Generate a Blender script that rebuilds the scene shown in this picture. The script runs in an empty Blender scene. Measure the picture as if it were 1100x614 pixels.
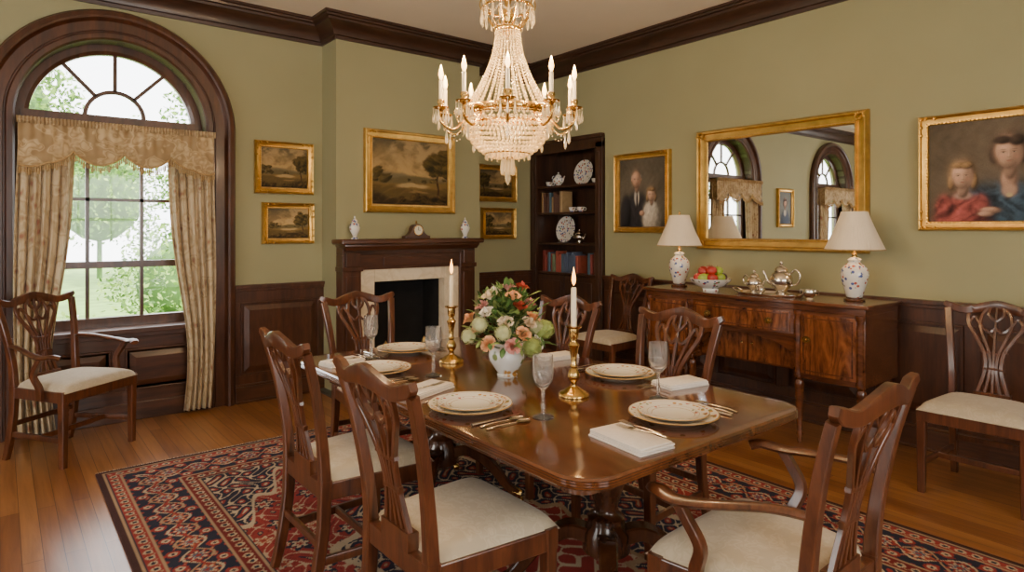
import bpy, math, random
import numpy as np
from mathutils import Vector, Matrix
random.seed(7)
pi=math.pi; R=math.radians
SC=bpy.context.scene; COL=SC.collection
# ------------------------------------------------------------------ nodes
def new_mat(name):
    m=bpy.data.materials.new(name); m.use_nodes=True
    nt=m.node_tree; return m,nt,nt.nodes['Principled BSDF']
def coords(nt,scale=(1,1,1),rot=(0,0,0),kind='Object'):
    tc=nt.nodes.new('ShaderNodeTexCoord'); mp=nt.nodes.new('ShaderNodeMapping')
    mp.inputs['Scale'].default_value=scale; mp.inputs['Rotation'].default_value=rot
    nt.links.new(tc.outputs[kind],mp.inputs['Vector']); return mp.outputs[0]
def noise(nt,vec,scale,detail=4,rough=.5,dist=0):
    n=nt.nodes.new('ShaderNodeTexNoise'); n.inputs['Scale'].default_value=scale
    n.inputs['Detail'].default_value=detail; n.inputs['Roughness'].default_value=rough
    n.inputs['Distortion'].default_value=dist
    nt.links.new(vec,n.inputs['Vector']); return n.outputs['Fac']
def ramp(nt,fac,stops,interp='LINEAR'):
    r=nt.nodes.new('ShaderNodeValToRGB'); cr=r.color_ramp; cr.interpolation=interp
    while len(cr.elements)>1: cr.elements.remove(cr.elements[-1])
    cr.elements[0].position=stops[0][0]; cr.elements[0].color=(*stops[0][1],1)
    for p,c in stops[1:]:
        e=cr.elements.new(p); e.color=(*c,1)
    nt.links.new(fac,r.inputs[0]); return r.outputs[0]
def mix(nt,fac,a,b,blend='MIX'):
    m=nt.nodes.new('ShaderNodeMix'); m.data_type='RGBA'; m.blend_type=blend
    for i,v in ((0,fac),(6,a),(7,b)):
        if isinstance(v,(int,float)): m.inputs[i].default_value=v
        elif isinstance(v,tuple): m.inputs[i].default_value=(*v,1)
        else: nt.links.new(v,m.inputs[i])
    return m.outputs[2]
def bump(nt,b,h,strength=.2,dist=.01):
    n=nt.nodes.new('ShaderNodeBump'); n.inputs['Strength'].default_value=strength
    n.inputs['Distance'].default_value=dist
    nt.links.new(h,n.inputs['Height']); nt.links.new(n.outputs[0],b.inputs['Normal'])
def simple(name,c,rough=.5,metal=0,var=.12,scale=12,bmp=0,coat=0,emit=None,es=0,sheen=0):
    m,nt,b=new_mat(name); v=coords(nt); f=noise(nt,v,scale)
    c2=tuple(max(0,x*(1-var)) for x in c); c1=tuple(min(1,x*(1+var)) for x in c)
    nt.links.new(ramp(nt,f,[(.3,c2),(.7,c1)]),b.inputs['Base Color'])
    b.inputs['Roughness'].default_value=rough; b.inputs['Metallic'].default_value=metal
    b.inputs['Coat Weight'].default_value=coat; b.inputs['Coat Roughness'].default_value=.08
    if sheen: b.inputs['Sheen Weight'].default_value=sheen
    if emit: b.inputs['Emission Color'].default_value=(*emit,1); b.inputs['Emission Strength'].default_value=es
    if bmp: bump(nt,b,noise(nt,v,scale*6),bmp,.003)
    return m
def wood(name,dark,lite,scale=(14,14,1.6),rough=.3,coat=.3,dist=1.2,detail=6,ns=1.0,contrast=(.3,.72)):
    m,nt,b=new_mat(name); v=coords(nt,scale)
    f=noise(nt,v,ns,detail,.6,dist); v2=coords(nt,tuple(s*6 for s in scale)); f2=noise(nt,v2,ns,3,.5,.2)
    mid=tuple((a+c)/2 for a,c in zip(dark,lite))
    c=ramp(nt,f,[(contrast[0],dark),(.5,mid),(contrast[1],lite)])
    g=ramp(nt,f2,[(.35,(.6,.6,.6)),(.6,(1,1,1))])
    nt.links.new(mix(nt,.55,c,g,'MULTIPLY'),b.inputs['Base Color'])
    b.inputs['Roughness'].default_value=rough; b.inputs['Coat Weight'].default_value=coat
    b.inputs['Coat Roughness'].default_value=.12
    bump(nt,b,f2,.06,.002)
    return m
M_trim=wood('dark_walnut_trim',(.034,.011,.005),(.105,.036,.014),(9,9,1.4),.36,.25)
M_trimH=wood('dark_walnut_trim_horizontal',(.034,.011,.005),(.105,.036,.014),(1.4,1.4,12),.36,.25)
M_crown=wood('dark_walnut_crown',(.022,.008,.004),(.062,.024,.011),(1.4,1.4,12),.42,.15)
M_chair=wood('mahogany_chair',(.045,.013,.005),(.155,.048,.016),(18,18,2.4),.3,.35)
M_table=wood('mahogany_table',(.06,.016,.005),(.19,.062,.017),(9,.9,9),.13,.8,.8)
M_tableleg=wood('mahogany_pedestal',(.035,.011,.005),(.12,.04,.014),(9,9,1.5),.25,.5)
M_side=wood('mahogany_sideboard',(.05,.014,.005),(.18,.056,.017),(1.5,12,12),.22,.5)
M_flame=wood('flame_mahogany',(.04,.009,.003),(.32,.10,.026),(7,7,2.2),.2,.7,3.2,4)
M_book=wood('bookcase_wood',(.026,.010,.005),(.075,.03,.013),(9,9,1.4),.42,.15)
M_gold=simple('gilt_frame',(.60,.36,.09),.34,.9,.16,16,.12)
M_brass=simple('polished_brass',(.62,.40,.13),.2,1,.1,8)
M_oldbrass=simple('antique_brass',(.5,.33,.12),.3,1,.25,20)
M_silver=simple('polished_silver',(.75,.7,.62),.16,1,.08,9)
M_wax=simple('ivory_candle_wax',(.85,.72,.48),.5,0,.04,5)
M_black=simple('soot_black',(.008,.007,.006),.85,0,.4,9)
M_iron=simple('black_iron',(.02,.018,.016),.5,.6,.2,14)
M_cream=simple('napkin_linen',(.74,.68,.6),.85,0,.05,60,.2)
M_leaf=simple('leaf_green',(.07,.14,.03),.5,0,.5,25)
M_leaf2=simple('pale_leaf_green',(.25,.34,.09),.5,0,.4,25)
M_stem=simple('stem_green',(.06,.13,.03),.5)
M_flame_e=simple('candle_flame',(1,.7,.3),.5,0,.02,3,emit=(1,.42,.08),es=6)
M_bulb=simple('flame_bulb',(1,.85,.55),.3,0,.02,3,emit=(1,.55,.17),es=9)
M_pages=simple('book_pages',(.7,.62,.45),.8)
M_ceil=simple('ceiling_plaster',(.80,.72,.59),.9,0,.02,3)
def wallmat():
    m,nt,b=new_mat('sage_wall_paint'); v=coords(nt)
    f=noise(nt,v,1.3,3); nt.links.new(ramp(nt,f,[(.3,(.300,.283,.150)),(.7,(.330,.312,.168))]),b.inputs['Base Color'])
    b.inputs['Roughness'].default_value=.75; bump(nt,b,noise(nt,v,180),.05,.001); return m
M_wall=wallmat()
def floormat():
    m,nt,b=new_mat('oak_plank_floor'); v=coords(nt,(1,1,1),(0,0,R(90)))
    br=nt.nodes.new('ShaderNodeTexBrick'); nt.links.new(v,br.inputs['Vector'])
    br.inputs['Scale'].default_value=1; br.inputs['Brick Width'].default_value=1.7
    br.inputs['Row Height'].default_value=.075; br.inputs['Mortar Size'].default_value=.0015
    br.inputs['Color1'].default_value=(.24,.09,.026,1); br.inputs['Color2'].default_value=(.38,.165,.05,1)
    br.inputs['Mortar'].default_value=(.05,.018,.006,1); br.offset=.37; br.inputs['Mortar Smooth'].default_value=.2
    v2=coords(nt,(28,1.6,1)); f=noise(nt,v2,1,7,.65,.7)
    g=ramp(nt,f,[(.3,(.55,.5,.45)),(.65,(1.05,1.05,1.05))])
    nt.links.new(mix(nt,.8,br.outputs['Color'],g,'MULTIPLY'),b.inputs['Base Color'])
    b.inputs['Roughness'].default_value=.3; b.inputs['Coat Weight'].default_value=.25; b.inputs['Coat Roughness'].default_value=.2
    bump(nt,b,br.outputs['Fac'],-.25,.002); return m
M_floor=floormat()
def fabric(name,c1,c2,scale=16,rough=.85,sheen=.2,c3=None,distort=.12):
    m,nt,b=new_mat(name); v=coords(nt)
    vo=nt.nodes.new('ShaderNodeTexVoronoi'); vo.feature='SMOOTH_F1'; vo.inputs['Scale'].default_value=scale
    d=nt.nodes.new('ShaderNodeMixRGB'); d.inputs[0].default_value=distort
    nn=nt.nodes.new('ShaderNodeTexNoise'); nn.inputs['Scale'].default_value=scale*.6; nt.links.new(v,nn.inputs['Vector'])
    nt.links.new(v,d.inputs[1]); nt.links.new(nn.outputs['Color'],d.inputs[2]); nt.links.new(d.outputs[0],vo.inputs['Vector'])
    st=[(.2,c1),(.34,c2),(.42,c1),(.5,c2)]
    if c3: st=[(.1,c3),(.22,c2),(.34,c1),(.42,c2),(.5,c1)]
    col=ramp(nt,vo.outputs['Distance'],st)
    nt.links.new(col,b.inputs['Base Color']); b.inputs['Roughness'].default_value=rough
    b.inputs['Sheen Weight'].default_value=sheen
    bump(nt,b,noise(nt,v,420,2),.25,.001); return m
M_seat=fabric('cream_damask_seat',(.50,.425,.30),(.445,.37,.255),26)
M_curt=fabric('floral_curtain_fabric',(.53,.42,.26),(.38,.28,.15),11,c3=(.27,.12,.07))
M_val=fabric('gold_damask_valance',(.50,.37,.20),(.31,.21,.10),15,distort=.18)
M_fringe=simple('gold_fringe',(.36,.23,.09),.7,0,.3,60)
def marble():
    m,nt,b=new_mat('cream_marble'); v=coords(nt); f=noise(nt,v,5,6,.5,1.2)
    nt.links.new(ramp(nt,f,[(.4,(.74,.63,.44)),(.5,(.67,.55,.37)),(.58,(.76,.65,.47))]),b.inputs['Base Color'])
    b.inputs['Roughness'].default_value=.25; return m
M_marble=marble()
def porcelain(name,flow,flow2,scale=30,base=(.8,.77,.7),thr=.32):
    m,nt,b=new_mat(name); v=coords(nt)
    vo=nt.nodes.new('ShaderNodeTexVoronoi'); vo.inputs['Scale'].default_value=scale; nt.links.new(v,vo.inputs['Vector'])
    f=ramp(nt,vo.outputs['Distance'],[(0,(1,1,1)),(thr*.8,(1,1,1)),(thr,(0,0,0))])
    hue=ramp(nt,vo.outputs['Color'],[(0,flow),(.35,flow2),(.6,(.14,.2,.08)),(.75,flow)],'CONSTANT')
    m2=noise(nt,v,scale*.35,2); msk=ramp(nt,m2,[(.44,(0,0,0)),(.49,(1,1,1))])
    ff=mix(nt,1.0,f,msk,'MULTIPLY')
    nt.links.new(mix(nt,ff,base,hue),b.inputs['Base Color'])
    b.inputs['Roughness'].default_value=.12; b.inputs['Coat Weight'].default_value=.5; return m
M_porc=porcelain('blue_red_floral_porcelain',(.07,.1,.28),(.4,.08,.05),42,(.72,.69,.62),thr=.46)
M_white=simple('white_porcelain',(.8,.77,.7),.15,0,.03,6,coat=.5)
def platemat():
    m,nt,b=new_mat('gold_rimmed_floral_plate'); tc=nt.nodes.new('ShaderNodeTexCoord')
    mp=nt.nodes.new('ShaderNodeMapping'); mp.inputs['Scale'].default_value=(1,1,0); nt.links.new(tc.outputs['Object'],mp.inputs['Vector'])
    ln=nt.nodes.new('ShaderNodeVectorMath'); ln.operation='LENGTH'; nt.links.new(mp.outputs[0],ln.inputs[0])
    base=(.8,.76,.66); gold=(.42,.24,.07)
    mu=nt.nodes.new('ShaderNodeMath'); mu.operation='MULTIPLY'; mu.inputs[1].default_value=5; nt.links.new(ln.outputs['Value'],mu.inputs[0])
    rings=ramp(nt,mu.outputs[0],[(0,base),(.455,base),(.46,gold),(.47,base),(.555,base),(.56,gold),(.57,base),(.755,base),(.765,gold),(1,gold)],'CONSTANT')
    vo=nt.nodes.new('ShaderNodeTexVoronoi'); vo.inputs['Scale'].default_value=40; nt.links.new(mp.outputs[0],vo.inputs['Vector'])
    f=ramp(nt,vo.outputs['Distance'],[(0,(1,1,1)),(.34,(1,1,1)),(.40,(0,0,0))])
    band=ramp(nt,mu.outputs[0],[(0,(.0,.0,.0)),(.475,(.0,.0,.0)),(.48,(1,1,1)),(.55,(0,0,0)),(.61,(1,1,1)),(.73,(0,0,0))],'CONSTANT')
    hue=ramp(nt,vo.outputs['Color'],[(0,(.5,.13,.1)),(.4,(.2,.25,.1)),(.65,(.55,.30,.1))],'CONSTANT')
    fac=mix(nt,1.0,f,band,'MULTIPLY')
    nt.links.new(mix(nt,fac,rings,hue),b.inputs['Base Color']); b.inputs['Roughness'].default_value=.12; b.inputs['Coat Weight'].default_value=.5
    return m
M_plate=platemat()
def glassmat(name,col=(1,1,1),rough=.02,trans=1,ior=1.45,emit=0):
    m,nt,b=new_mat(name); v=coords(nt); f=noise(nt,v,30)
    nt.links.new(ramp(nt,f,[(0,tuple(c*.97 for c in col)),(1,col)]),b.inputs['Base Color'])
    b.inputs['Roughness'].default_value=rough; b.inputs['Transmission Weight'].default_value=trans
    b.inputs['IOR'].default_value=ior
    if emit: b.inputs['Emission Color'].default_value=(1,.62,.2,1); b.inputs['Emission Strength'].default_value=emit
    return m
M_glass=glassmat('cut_crystal',(.97,.96,.93),.03,.92,1.4)
M_bead=glassmat('crystal_bead_painted_glow',(.88,.68,.38),.1,.45,1.5,.30)  # beads emit a little themselves, imitating crystal lit by the bulbs
M_drop=glassmat('crystal_drop',(.95,.82,.60),.05,.7,1.5,.12)  # faint built-in glow, standing in for bulb light in the crystal
def pane():
    m,nt,b=new_mat('window_glass'); out=nt.nodes['Material Output']
    t=nt.nodes.new('ShaderNodeBsdfTransparent'); g=nt.nodes.new('ShaderNodeBsdfGlossy'); g.inputs['Roughness'].default_value=.03
    mx=nt.nodes.new('ShaderNodeMixShader'); mx.inputs[0].default_value=.05
    nt.links.new(t.outputs[0],mx.inputs[1]); nt.links.new(g.outputs[0],mx.inputs[2]); nt.links.new(mx.outputs[0],out.inputs[0]); return m
M_pane=pane()
M_mirror,_nt,_b=new_mat('mirror_glass'); _b.inputs['Metallic'].default_value=1; _b.inputs['Roughness'].default_value=.01; _b.inputs['Base Color'].default_value=(.88,.88,.85,1)
def shademat():
    m,nt,b=new_mat('cream_silk_shade'); v=coords(nt); f=noise(nt,v,8)
    nt.links.new(ramp(nt,f,[(0,(.62,.51,.36)),(1,(.70,.58,.42))]),b.inputs['Base Color']); b.inputs['Roughness'].default_value=.8
    b.inputs['Emission Color'].default_value=(1,.7,.4,1); b.inputs['Emission Strength'].default_value=.1; return m
M_shade=shademat()
def vcol(name,rough=.6,coat=0,bm=0):
    m,nt,b=new_mat(name); a=nt.nodes.new('ShaderNodeAttribute'); a.attribute_name='Col'
    v=coords(nt); f=noise(nt,v,160,2); g=ramp(nt,f,[(.2,(.82,.82,.82)),(.8,(1.1,1.1,1.1))])
    nt.links.new(mix(nt,1.0,a.outputs['Color'],g,'MULTIPLY'),b.inputs['Base Color'])
    b.inputs['Roughness'].default_value=rough; b.inputs['Coat Weight'].default_value=coat; b.inputs['Specular IOR Level'].default_value=.2
    if bm: bump(nt,b,noise(nt,v,400,2),bm,.003)
    return m
M_canvas=vcol('oil_paint_canvas',.6,0); M_rug=vcol('woven_rug_wool',.95,0,.5)
# ------------------------------------------------------------------ mesh builder
def crom(pts,n=6):
    P=[Vector(p) for p in pts]; out=[]
    for i in range(len(P)-1):
        p0=P[max(i-1,0)];p1=P[i];p2=P[i+1];p3=P[min(i+2,len(P)-1)]
        for k in range(n):
            t=k/n
            out.append(.5*((2*p1)+(p2-p0)*t+(2*p0-5*p1+4*p2-p3)*t*t+(3*p1-p0-3*p2+p3)*t**3))
    out.append(P[-1]); return out
def lerpl(vals,n):
    out=[]
    for i in range(n):
        t=i/(n-1)*(len(vals)-1); k=min(int(t),len(vals)-2); f=t-k
        a,b=vals[k],vals[k+1]
        out.append(tuple(x*(1-f)+y*f for x,y in zip(a,b)) if isinstance(a,tuple) else a*(1-f)+b*f)
    return out
class MB:
    def __init__(s): s.v=[];s.f=[];s.mi=[];s.m=0;s.T=None
    def add(s,vs,fs):
        o=len(s.v)
        if s.T is not None: vs=[s.T@Vector(v) for v in vs]
        s.v.extend([tuple(v) for v in vs]); s.f.extend([tuple(i+o for i in f) for f in fs]); s.mi.extend([s.m]*len(fs)); return s
    def box(s,x0,x1,y0,y1,z0,z1):
        if x0>x1:x0,x1=x1,x0
        if y0>y1:y0,y1=y1,y0
        if z0>z1:z0,z1=z1,z0
        return s.add([(x0,y0,z0),(x1,y0,z0),(x1,y1,z0),(x0,y1,z0),(x0,y0,z1),(x1,y0,z1),(x1,y1,z1),(x0,y1,z1)],
          [(0,3,2,1),(4,5,6,7),(0,1,5,4),(1,2,6,5),(2,3,7,6),(3,0,4,7)])
    def lathe(s,prof,seg=24,c=(0,0,0),flute=None,sx=1,sy=1):
        vs=[];fs=[];n=len(prof)
        for (r,z) in prof:
            for k in range(seg):
                a=2*pi*k/seg; rr=r
                if flute: rr=r*(1+flute(k,z))
                vs.append((c[0]+rr*sx*math.cos(a),c[1]+rr*sy*math.sin(a),c[2]+z))
        for i in range(n-1):
            for k in range(seg):
                a=i*seg+k;b=i*seg+(k+1)%seg
                fs.append((a,b,b+seg,a+seg))
        if prof[0][0]>1e-5: fs.append(tuple(range(seg))[::-1])
        if prof[-1][0]>1e-5: fs.append(tuple((n-1)*seg+k for k in range(seg)))
        return s.add(vs,fs)
    def sweep(s,pts,sizes,up=(0,1,0),shape='round',seg=8,smooth=0,closed=False):
        if smooth: P=crom(pts,smooth)
        else: P=[Vector(p) for p in pts]
        n=len(P)
        if not isinstance(sizes,list): sizes=[sizes]*2
        sizes=[(a,a) if not isinstance(a,tuple) else a for a in sizes]
        S=lerpl(sizes,n); up=Vector(up); vs=[];fs=[]
        if shape=='rect': ring=[(-1,-.8),(-.8,-1),(.8,-1),(1,-.8),(1,.8),(.8,1),(-.8,1),(-1,.8)]
        else: ring=[(math.cos(2*pi*k/seg),math.sin(2*pi*k/seg)) for k in range(seg)]
        m=len(ring)
        for i in range(n):
            if closed: t=P[(i+1)%n]-P[i-1]
            else: t=P[min(i+1,n-1)]-P[max(i-1,0)]
            t.normalize(); sd=up.cross(t)
            if sd.length<1e-4: sd=Vector((1,0,0)).cross(t)
            sd.normalize(); u2=t.cross(sd)
            for a,b in ring: vs.append(P[i]+sd*(a*S[i][0])+u2*(b*S[i][1]))
        for i in range(n if closed else n-1):
            j=(i+1)%n
            for k in range(m):
                a=i*m+k;b=i*m+(k+1)%m; fs.append((a,b,j*m+(k+1)%m,j*m+k))
        if not closed: fs.append(tuple(range(m))[::-1]); fs.append(tuple((n-1)*m+k for k in range(m)))
        return s.add(vs,fs)
    def prism(s,poly,t0,t1,axis='z'):
        f={'z':lambda a,b,t:(a,b,t),'y':lambda a,b,t:(a,t,b),'x':lambda a,b,t:(t,a,b)}[axis]
        n=len(poly); vs=[f(a,b,t0) for a,b in poly]+[f(a,b,t1) for a,b in poly]
        fs=[tuple(range(n))[::-1],tuple(range(n,2*n))]+[(i,(i+1)%n,n+(i+1)%n,n+i) for i in range(n)]
        return s.add(vs,fs)
    def rings(s,rings,cap=True):
        m=len(rings[0]); vs=[p for r in rings for p in r]; fs=[]
        for i in range(len(rings)-1):
            for k in range(m):
                a=i*m+k;b=i*m+(k+1)%m; fs.append((a,b,b+m,a+m))
        if cap: fs.append(tuple(range(m))[::-1]); fs.append(tuple((len(rings)-1)*m+k for k in range(m)))
        return s.add(vs,fs)
    def rr(s,hx,hy,r,prof,seg=6,cx=0,cy=0):
        rs=[]
        for ins,z in prof:
            ring=[];a,b=hx-ins,hy-ins; q=max(r-ins,.0005)
            for (qx,qy,a0) in ((a-q,b-q,0),(-a+q,b-q,90),(-a+q,-b+q,180),(a-q,-b+q,270)):
                for k in range(seg+1):
                    t=R(a0+90*k/seg); ring.append((cx+qx+q*math.cos(t),cy+qy+q*math.sin(t),z))
            rs.append(ring)
        return s.rings(rs)
    def mold(s,path,prof,closed,mp,caps=True):
        n=len(path); P=[Vector(p) for p in path]; grid=[]
        for i in range(n):
            if closed: a=P[i]-P[i-1]; b=P[(i+1)%n]-P[i]
            else:
                b=P[min(i+1,n-1)]-P[min(i,n-2)]; a=P[max(i,1)]-P[max(i-1,0)]
            a.normalize(); b.normalize(); na=Vector((-a.y,a.x)); nb=Vector((-b.y,b.x)); m=na+nb; m/=max(m.dot(na),.2)
            grid.append([mp(P[i].x+m.x*d,P[i].y+m.y*d,h) for d,h in prof])
        k=len(prof); vs=[v for g in grid for v in g]; fs=[]
        for i in range(n if closed else n-1):
            j=(i+1)%n
            for q in range(k-1): fs.append((i*k+q,j*k+q,j*k+q+1,i*k+q+1))
        if not closed and caps: fs.append(tuple(range(k))); fs.append(tuple((n-1)*k+q for q in range(k))[::-1])
        return s.add(vs,fs)
    def grid(s,fn,nu,nv,closeu=False):
        vs=[fn(i/(nu if closeu else nu-1),j/(nv-1)) for j in range(nv) for i in range(nu)]; fs=[]
        for j in range(nv-1):
            for i in range(nu if closeu else nu-1):
                a=j*nu+i;b=j*nu+(i+1)%nu; fs.append((a,b,b+nu,a+nu))
        return s.add(vs,fs)
    def ball(s,c,r,seg=8,rg=5,sz=1):
        return s.lathe([(max(r*math.sin(pi*i/rg),1e-6),-r*sz*math.cos(pi*i/rg)) for i in range(rg+1)],seg,c)
    def mesh(s,name,mats,smooth=40):
        me=bpy.data.meshes.new(name); me.from_pydata(s.v,[],s.f); 
        for m in (mats if isinstance(mats,(list,tuple)) else [mats]): me.materials.append(m)
        me.polygons.foreach_set('material_index',s.mi)
        import bmesh
        b=bmesh.new(); b.from_mesh(me); bmesh.ops.recalc_face_normals(b,faces=b.faces); b.to_mesh(me); b.free()
        if smooth:
            me.polygons.foreach_set('use_smooth',[True]*len(me.polygons)); me.set_sharp_from_angle(angle=R(smooth))
        me.update(); return me
def link(o): COL.objects.link(o); return o
def thing(name,label,cat,loc,rz=0,group=None):
    o=link(bpy.data.objects.new(name,None)); o.empty_display_size=.1; o.location=loc; o.rotation_euler=(0,0,R(rz))
    o['label']=label;o['category']=cat
    if group:o['group']=group
    return o
def part(par,name,mb,mats,bevel=0,smooth=40,loc=(0,0,0),rot=None,label=None,stuff=False):
    o=link(bpy.data.objects.new(name,mb if isinstance(mb,bpy.types.Mesh) else mb.mesh(name,mats,smooth)))
    o.parent=par; o.location=loc
    if rot:o.rotation_euler=rot
    if bevel: addbev(o,bevel)
    if label:o['label']=label
    if stuff:o['kind']='stuff'
    return o
def addbev(o,w):
    b=o.modifiers.new('bevel','BEVEL'); b.width=w;b.segments=2;b.limit_method='ANGLE';b.angle_limit=R(40); b.harden_normals=False
def solo(name,mb,mats,label,cat,loc=(0,0,0),rz=0,bevel=0,smooth=40,group=None,kind=None):
    o=link(bpy.data.objects.new(name,mb if isinstance(mb,bpy.types.Mesh) else mb.mesh(name,mats,smooth)))
    o.location=loc;o.rotation_euler=(0,0,R(rz)); o['label']=label;o['category']=cat
    if bevel:addbev(o,bevel)
    if group:o['group']=group
    if kind:o['kind']=kind
    return o
def struct(name,mb,mats,bevel=0,smooth=40):
    o=link(bpy.data.objects.new(name,mb.mesh(name,mats,smooth))); o['kind']='structure'
    if bevel:addbev(o,bevel)
    return o
def dup(src,loc,rz=0,label=None,group=None,rot=None,scale=None):
    n=src.copy(); link(n); n.location=loc; n.rotation_euler=rot if rot else (0,0,R(rz))
    if scale: n.scale=(scale,)*3
    if label:n['label']=label
    if group:n['group']=group
    def rec(a,b):
        for c in list(a.children):
            d=c.copy(); link(d); d.parent=b; rec(c,d)
    rec(src,n); return n
# ------------------------------------------------------------------ room
XR=4.7;YB=5.48;XL=-4.4;YF=-2.4;ZC=3.24;BX0=2.24;BX1=3.75;YBR=5.18
mb=MB().box(XL-.2,XR+.6,YF-.2,YB+.3,-.1,0); struct('floor',mb,M_floor,smooth=0)
mb=MB().box(XL-.2,XR+.6,YF-.2,YB+.3,ZC,ZC+.1); struct('ceiling',mb,M_ceil,smooth=0)
HW=.60;SPR=2.2;SILL=.68;WT=.26
WX=[.68,-2.62]
def arc(cx,cz,r,a0,a1,n=20): return [(cx+r*math.cos(R(a0+(a1-a0)*k/n)),cz+r*math.sin(R(a0+(a1-a0)*k/n))) for k in range(n+1)]
mb=MB()
segs=[(XL-.2,-2.62,-.97),(-.97,.68,BX0+.05)]
for a,c,b in segs:
    left=[(a,0),(c,0),(c,SILL),(c-HW,SILL)]+arc(c,SPR,HW,180,90)+[(c,ZC),(a,ZC)]
    right=[(c,0),(b,0),(b,ZC),(c,ZC)]+arc(c,SPR,HW,90,0)+[(c+HW,SILL),(c,SILL)]
    mb.prism(left,YB,YB+WT,'y'); mb.prism(right,YB,YB+WT,'y')
mb.box(BX0+.05,XR+.6,YB,YB+WT,0,ZC)
struct('wall_back',mb,M_wall,smooth=0)
OX0,OX1,OZ=2.55,3.27,.98
mb=MB().box(BX0,OX0,YBR,YB,0,ZC).box(OX1,BX1,YBR,YB,0,ZC).box(OX0,OX1,YBR,YB,OZ,ZC); struct('wall_chimney_breast',mb,M_wall,smooth=0)
mb=MB().box(XR,XR+.2,YF-.2,4.36,0,ZC).box(XR,XR+.2,4.36,YB,2.37,ZC).box(XR+.4,XR+.6,4.3,YB+.2,0,ZC).box(XR+.2,XR+.6,4.2,4.34,0,ZC); struct('wall_right',mb,M_wall,smooth=0)
def rectwall(holes,a0,a1):
    out=[];cur=a0
    for h0,h1 in holes:
        out.append((cur,h0,0,ZC)); out.append((h0,h1,0,.7)); out.append((h0,h1,2.5,ZC)); cur=h1
    out.append((cur,a1,0,ZC)); return out
mb=MB()
for a,b,z0,z1 in rectwall([(-.6,1.0),(2.4,3.9)],YF,YB): mb.box(XL-.2,XL,a,b,z0,z1)
struct('wall_left',mb,M_wall,smooth=0)
mb=MB(); FH=[(-2.6,-.9),(.6,2.6)]
for a,b,z0,z1 in rectwall(FH,XL-.2,XR+.2): mb.box(a,b,YF-.2,YF,z0,z1)
struct('wall_front',mb,M_wall,smooth=0)
def rectwin(name,a0,a1,axis,pl):
    mb=MB(); f=(lambda a,b,c,d,y0,y1: mb.box(a,b,y0,y1,c,d)) if axis=='x' else (lambda a,b,c,d,y0,y1: mb.box(y0,y1,a,b,c,d))
    y0,y1=pl-.03,pl+.03
    f(a0,a1,.7,.78,y0,y1);f(a0,a1,2.42,2.5,y0,y1);f(a0,a0+.07,.78,2.42,y0,y1);f(a1-.07,a1,.78,2.42,y0,y1);f(a0+.07,a1-.07,1.57,1.62,y0,y1)
    for k in range(1,4):
        x=a0+(a1-a0)*k/4; f(x-.012,x+.012,.78,2.42,y0+.01,y1-.01)
    struct(name,mb,M_trim)
rectwin('window_3',-.6,1.0,'y',XL-.1);rectwin('window_4',2.4,3.9,'y',XL-.1)  # unseen windows added in the left wall to hold fill lamps
rectwin('window_5',-2.6,-.9,'x',YF-.1);rectwin('window_6',.6,2.6,'x',YF-.1)  # invented windows behind the camera, openings for the frontal fill
per=[(XL,YF),(XR,YF),(XR,YB),(BX1,YB),(BX1,YBR),(BX0,YBR),(BX0,YB),(XL,YB)]
crown=[(0,3.045),(.018,3.045),(.022,3.07),(.035,3.075),(.04,3.1),(.06,3.135),(.095,3.165),(.115,3.175),(.118,3.195),(.135,3.2),(.14,3.215),(.155,3.22),(.155,3.24)]
struct('trim_1',MB().mold(per,crown,True,lambda x,y,h:(x,y,h)),M_crown,smooth=30)
def M4(ox,oy,ang): return Matrix.Translation((ox,oy,0))@Matrix.Rotation(R(ang),4,'Z')
def wains(mb,L,npan,ztop=.95,z0=.0,u0=0):
    mb.box(0,L,-.02,0,z0,ztop-.03)
    mb.box(0,L,-.035,-.02,ztop-.13,ztop-.04); mb.box(0,L,-.035,-.02,z0,z0+.22)
    w=L/npan
    for k in range(npan+1):
        a=max(0,k*w-.045);b=min(L,k*w+.045); mb.box(a,b,-.035,-.02,z0+.22,ztop-.13)
    for k in range(npan):
        a=k*w+.075;b=(k+1)*w-.075; c=z0+.25;d=ztop-.16
        if b-a<.06: continue
        if d-c<.1: continue
        o=[(a,-.021,c),(b,-.021,c),(b,-.021,d),(a,-.021,d)]; e=.04
        i=[(a+e,-.036,c+e),(b-e,-.036,c+e),(b-e,-.036,d-e),(a+e,-.036,d-e)]
        mb.add(o+i,[(0,1,5,4),(1,2,6,5),(2,3,7,6),(3,0,4,7),(4,5,6,7)])
        mb.box(a-.03,b+.03,-.045,-.035,c-.03,c-.015);mb.box(a-.03,b+.03,-.045,-.035,d+.015,d+.03)
        mb.box(a-.03,a-.015,-.045,-.035,c-.015,d+.015);mb.box(b+.015,b+.03,-.045,-.035,c-.015,d+.015)
    mb.box(0,L,-.05,0,ztop-.04,ztop-.015);mb.box(0,L,-.062,0,ztop-.015,ztop+.012)
CO=.81
def wrun(i,ox,oy,ang,L,npan,zt=.95):
    mb=MB(); mb.T=M4(ox,oy,ang); wains(mb,L,npan,zt); struct('trim_%d'%i,mb,M_trim,bevel=.003,smooth=0)
    mb=MB(); mb.T=M4(ox,oy,ang); mb.box(0,L,-.055,-.0,0,.13).box(0,L,-.048,0,.13,.15).box(0,L,-.072,0,0,.018); struct('baseboard_%d'%i,mb,M_trimH,bevel=.004,smooth=0)
wrun(2,WX[0]+CO,YB,0,BX0-WX[0]-CO,1)
wrun(3,WX[1]+CO,YB,0,WX[0]-WX[1]-2*CO,3)
wrun(4,XL,YB,0,WX[1]-CO-XL,2)
wrun(5,BX1,YB,0,XR-BX1,2)
wrun(6,XR,4.34,-90,4.34-YF,11)
wrun(7,XL,YF,90,YB-YF,8,.7)
wrun(8,XR,YF,180,XR-XL,10,.7)
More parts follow.
